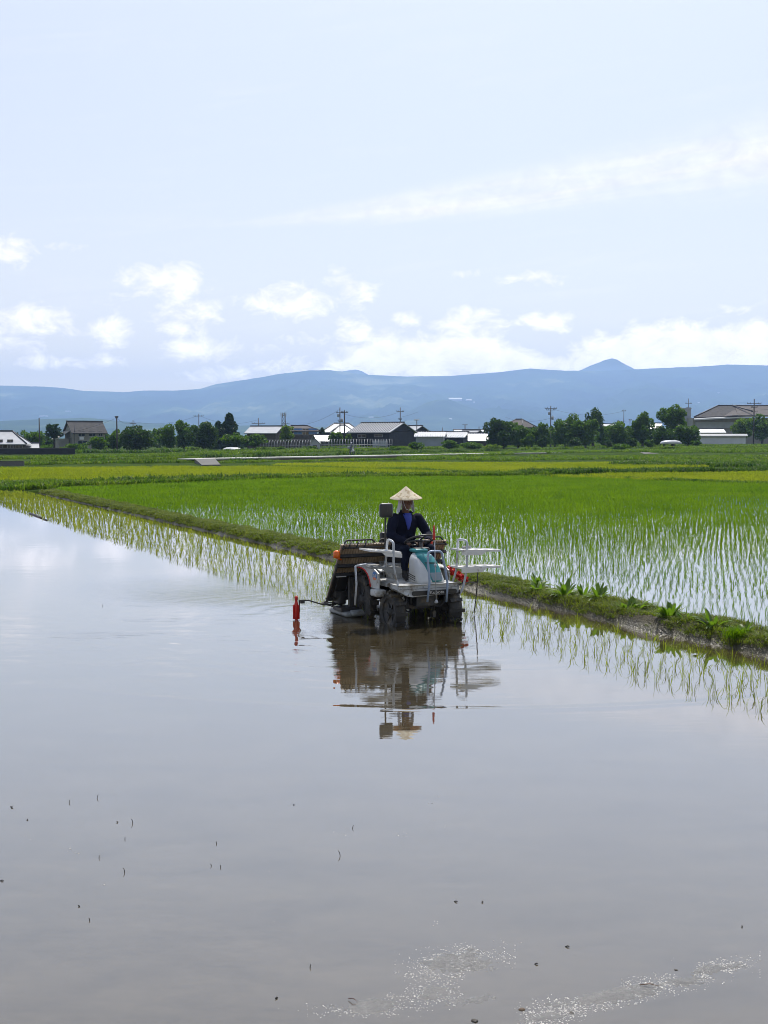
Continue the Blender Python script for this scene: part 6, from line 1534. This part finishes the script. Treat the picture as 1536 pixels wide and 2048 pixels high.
crumbs('mud_crumbs', SPOTS + [(1325, 1918, 26, 10, 0, 90), (870, 1615, 36, 40, 0, 160), (775, 1672, 70, 10, 0, 200), (660, 1672, 50, 10, 0, 70), (30, 1670, 40, 14, 0, 40), (150, 1702, 40, 12, -8, 50), (870, 1846, 14, 8, 0, 30), (1000, 1880, 70, 14, 0, 60), (600, 2010, 120, 40, 0, 50), (760, 1760, 700, 260, 0, 70)], m_wet, 5, .002, .0068)
# the same patches as low mud breaking the water: a fine rough sheet that dips under the surface all round
m_flat, ntf, bf, of = new_mat('wet_mud_flat')
setc(bf, 'Base Color', (.15, .145, .135)); setc(bf, 'Roughness', .20); setc(bf, 'Specular IOR Level', 1.0)
tf = ntf.nodes.new('ShaderNodeTexCoord'); nf = ntf.nodes.new('ShaderNodeTexNoise'); nf.inputs['Scale'].default_value = 130; nf.inputs['Detail'].default_value = 5; nf.inputs['Roughness'].default_value = .7
ntf.links.new(tf.outputs['Object'], nf.inputs['Vector']); bpf = ntf.nodes.new('ShaderNodeBump'); bpf.inputs['Strength'].default_value = .9; bpf.inputs['Distance'].default_value = .01
ntf.links.new(nf.outputs[0], bpf.inputs['Height']); ntf.links.new(bpf.outputs[0], bf.inputs['Normal'])
xa, ya = P(500, 2060); xb, yb = P(1600, 1860); stp = .0085
gx = np.arange(-.75, 2.15, stp); gy = np.arange(4.85, 6.25, stp); GX, GY_ = np.meshgrid(gx, gy)
dyv = np.sqrt(1.0); pyv = None
v_ = (H / GY_ * math.cos(PITCH) - math.sin(PITCH)) / (math.cos(PITCH) + H / GY_ * math.sin(PITCH)); pyv = 1024 + v_ * FPX; pxv = 768 + FPX * GX / (GY_ * math.cos(PITCH) + H * math.sin(PITCH))
mk_ = np.zeros_like(GX)
for (px, py, hw, hh, tilt, n) in SPOTS:
    u = (pxv - px) / hw; w2 = (pyv - py + u * tilt) / hh; mk_ = np.maximum(mk_, np.exp(-(u * u + w2 * w2) * 1.3))
nzv = np.array([mnoise.fractal(Vector((x * 5, y * 8, 1.7)), .7, 2.0, 7) for x, y in zip(GX.ravel(), GY_.ravel())]).reshape(GX.shape)
nz2_ = np.array([mnoise.noise(Vector((x * 55, y * 60, 4.2))) for x, y in zip(GX.ravel(), GY_.ravel())]).reshape(GX.shape)
Z = -.0130 + .018 * mk_ + .0065 * nzv + .0060 * nz2_
keep = Z > -.006; kq = keep[:-1, :-1] | keep[1:, :-1] | keep[:-1, 1:] | keep[1:, 1:]
ii, jj = np.nonzero(kq); w__ = GX.shape[1]; q0 = ii * w__ + jj
Q = np.stack([q0, q0 + 1, q0 + w__ + 1, q0 + w__], -1); used = np.unique(Q); rm_ = np.full(GX.size, -1); rm_[used] = np.arange(len(used))
tag(np_mesh('mud_flat', np.stack([GX, GY_, Z], -1).reshape(-1, 3)[used], rm_[Q], None, m_flat, True), kind='structure')
crumbs('wave_glints', [(575, 1188, 70, 12, 0, 260), (480, 1172, 80, 8, 0, 60), (610, 1240, 26, 7, 0, 40), (600, 1215, 30, 9, 0, 50), (868, 1232, 22, 7, 0, 70), (650, 1225, 30, 10, 0, 40), (925, 1235, 20, 6, 0, 20)], m_glint, 6, .004, .016)  # small white lumps imitate sun glints on the chop round the machine
BITS = [(23, 1615, 14, 0), (33, 1608, 6, 0), (138, 1606, 9, 1), (194, 1596, 10, 1), (55, 1640, 7, 0), (235, 1645, 9, 0), (266, 1646, 13, 1), (250, 1678, 7, 1), (433, 1688, 8, 1), (198, 1717, 8, 1), (250, 1745, 13, 1), (242, 1726, 6, 0), (423, 1732, 7, 1), (442, 1735, 8, 1), (681, 1712, 16, 1), (588, 1610, 8, 0), (705, 1657, 9, 1), (4, 1762, 8, 0),
    (81, 1796, 6, 0), (158, 1813, 7, 0), (180, 1841, 8, 1), (306, 1875, 6, 0), (163, 1920, 6, 0), (620, 1936, 10, 1), (553, 1997, 9, 0), (566, 1994, 6, 0), (912, 1804, 8, 0), (965, 1805, 7, 0), (993, 1828, 6, 1), (1220, 1851, 6, 1), (1135, 1894, 9, 0), (1126, 1904, 6, 0), (1073, 1929, 8, 0), (1484, 1854, 7, 0), (1155, 1572, 6, 0), (1010, 1585, 6, 1), (935, 1752, 6, 0), (900, 1698, 6, 1), (313, 1448, 6, 1), (520, 1405, 6, 1), (303, 1290, 6, 0), (205, 1212, 8, 1), (960, 1545, 5, 0), (736, 1882, 6, 1), (1340, 1700, 5, 0)]
BITS = [q for q in BITS if q[2] > 6]
for i, (px, py, L, up) in enumerate(BITS):
    x, y = P(px, py); k = y / FPX; r_ = random.Random(i); L = L * k * .9; b = MB()
    a = r_.uniform(0, 6.28); d = Vector((math.cos(a), math.sin(a) * 1.0, 0))
    if up: b.tube([(0, 0, -.01), tuple(d * L * .12 + Vector((0, 0, L * .45))), tuple(d * L * .35 + Vector((0, 0, L * .8)))], [.0026, .0022, .0012], 5)
    else: b.tube([tuple(-d * L * .6), (0, 0, .006), tuple(d * L * .5 + Vector((0, 0, .004)))], [.002, .0036, .002], 5); b.tube([(0, 0, .004), tuple(Vector((-d.y, d.x, 0)) * L * .3 + Vector((0, 0, L * .25)))], [.0025, .001], 5)
    tag(b.build('straw_bit', m_straw_d, loc=(x, y, 0)), 'tiny dark straw bit poking out of the open shallow water', 'straw', 'straw bits scattered in the open water')
def twig(pts, r0, label, name='twig', m=m_straw_d):
    b = MB(); q = [Vector((*P(*p_), .006 + .010 * (i % 2))) for i, p_ in enumerate(pts)]; b.tube(q, [r0] * (len(q) - 1) + [r0 * .4], 6); tag(b.build(name, m), label, 'twig')
twig([(60, 1027), (70, 1031), (80, 1035), (84, 1037)], .035, 'long dark twig floating near the far left corner of the paddy')
twig([(88, 1039), (95, 1041)], .03, 'short dark twig end floating just behind the long twig at far left')
twig([(697, 2000), (706, 2003), (715, 2006)], .002, 'thin red-brown twig on the crumbly mud at the bottom', m=mat('red_twig', (.10, .03, .02), .6))
twig([(1280, 1972), (1300, 1974), (1318, 1975)], .0025, 'pale brown twig lying along the long mud ridge', m=mat('brown_twig', (.16, .09, .05), .6))
def clod(px, py, w, label, m):
    x, y = P(px, py); s = w * y / FPX / 3.6; b = MB(); r_ = random.Random(px)
    b.lathe([(s * .5, -.01), (s, 0), (s * .85, s * .22), (s * .45, s * .36), (.001, s * .42)], n=9)
    b.v = [(vx * r_.uniform(.75, 1.3), vy * r_.uniform(.75, 1.3), vz * r_.uniform(.8, 1.2)) for vx, vy, vz in b.v]
    tag(b.build('mud_clod', m, loc=(x, y, 0)), label, 'clod')
m_clod = mat('dark_clod', (.025, .02, .014), .6, bump=.4, bscale=90)
clod(1352, 1940, 13, 'black clod on the upper edge of the long mud ridge', m_clod)
clod(1044, 2019, 24, 'flat brown leafy clod at the lower end of the mud ridge', mat('brown_clod', (.07, .04, .015), .6, bump=.4, bscale=90))
clod(1143, 2026, 18, 'dark slim clod beside the flat brown leafy one', m_clod); clod(949, 2042, 26, 'dark root clod at the bottom edge of the photo', m_clod); clod(553, 1997, 9, 'round black pebble of mud left of the crumbly patches', m_clod)
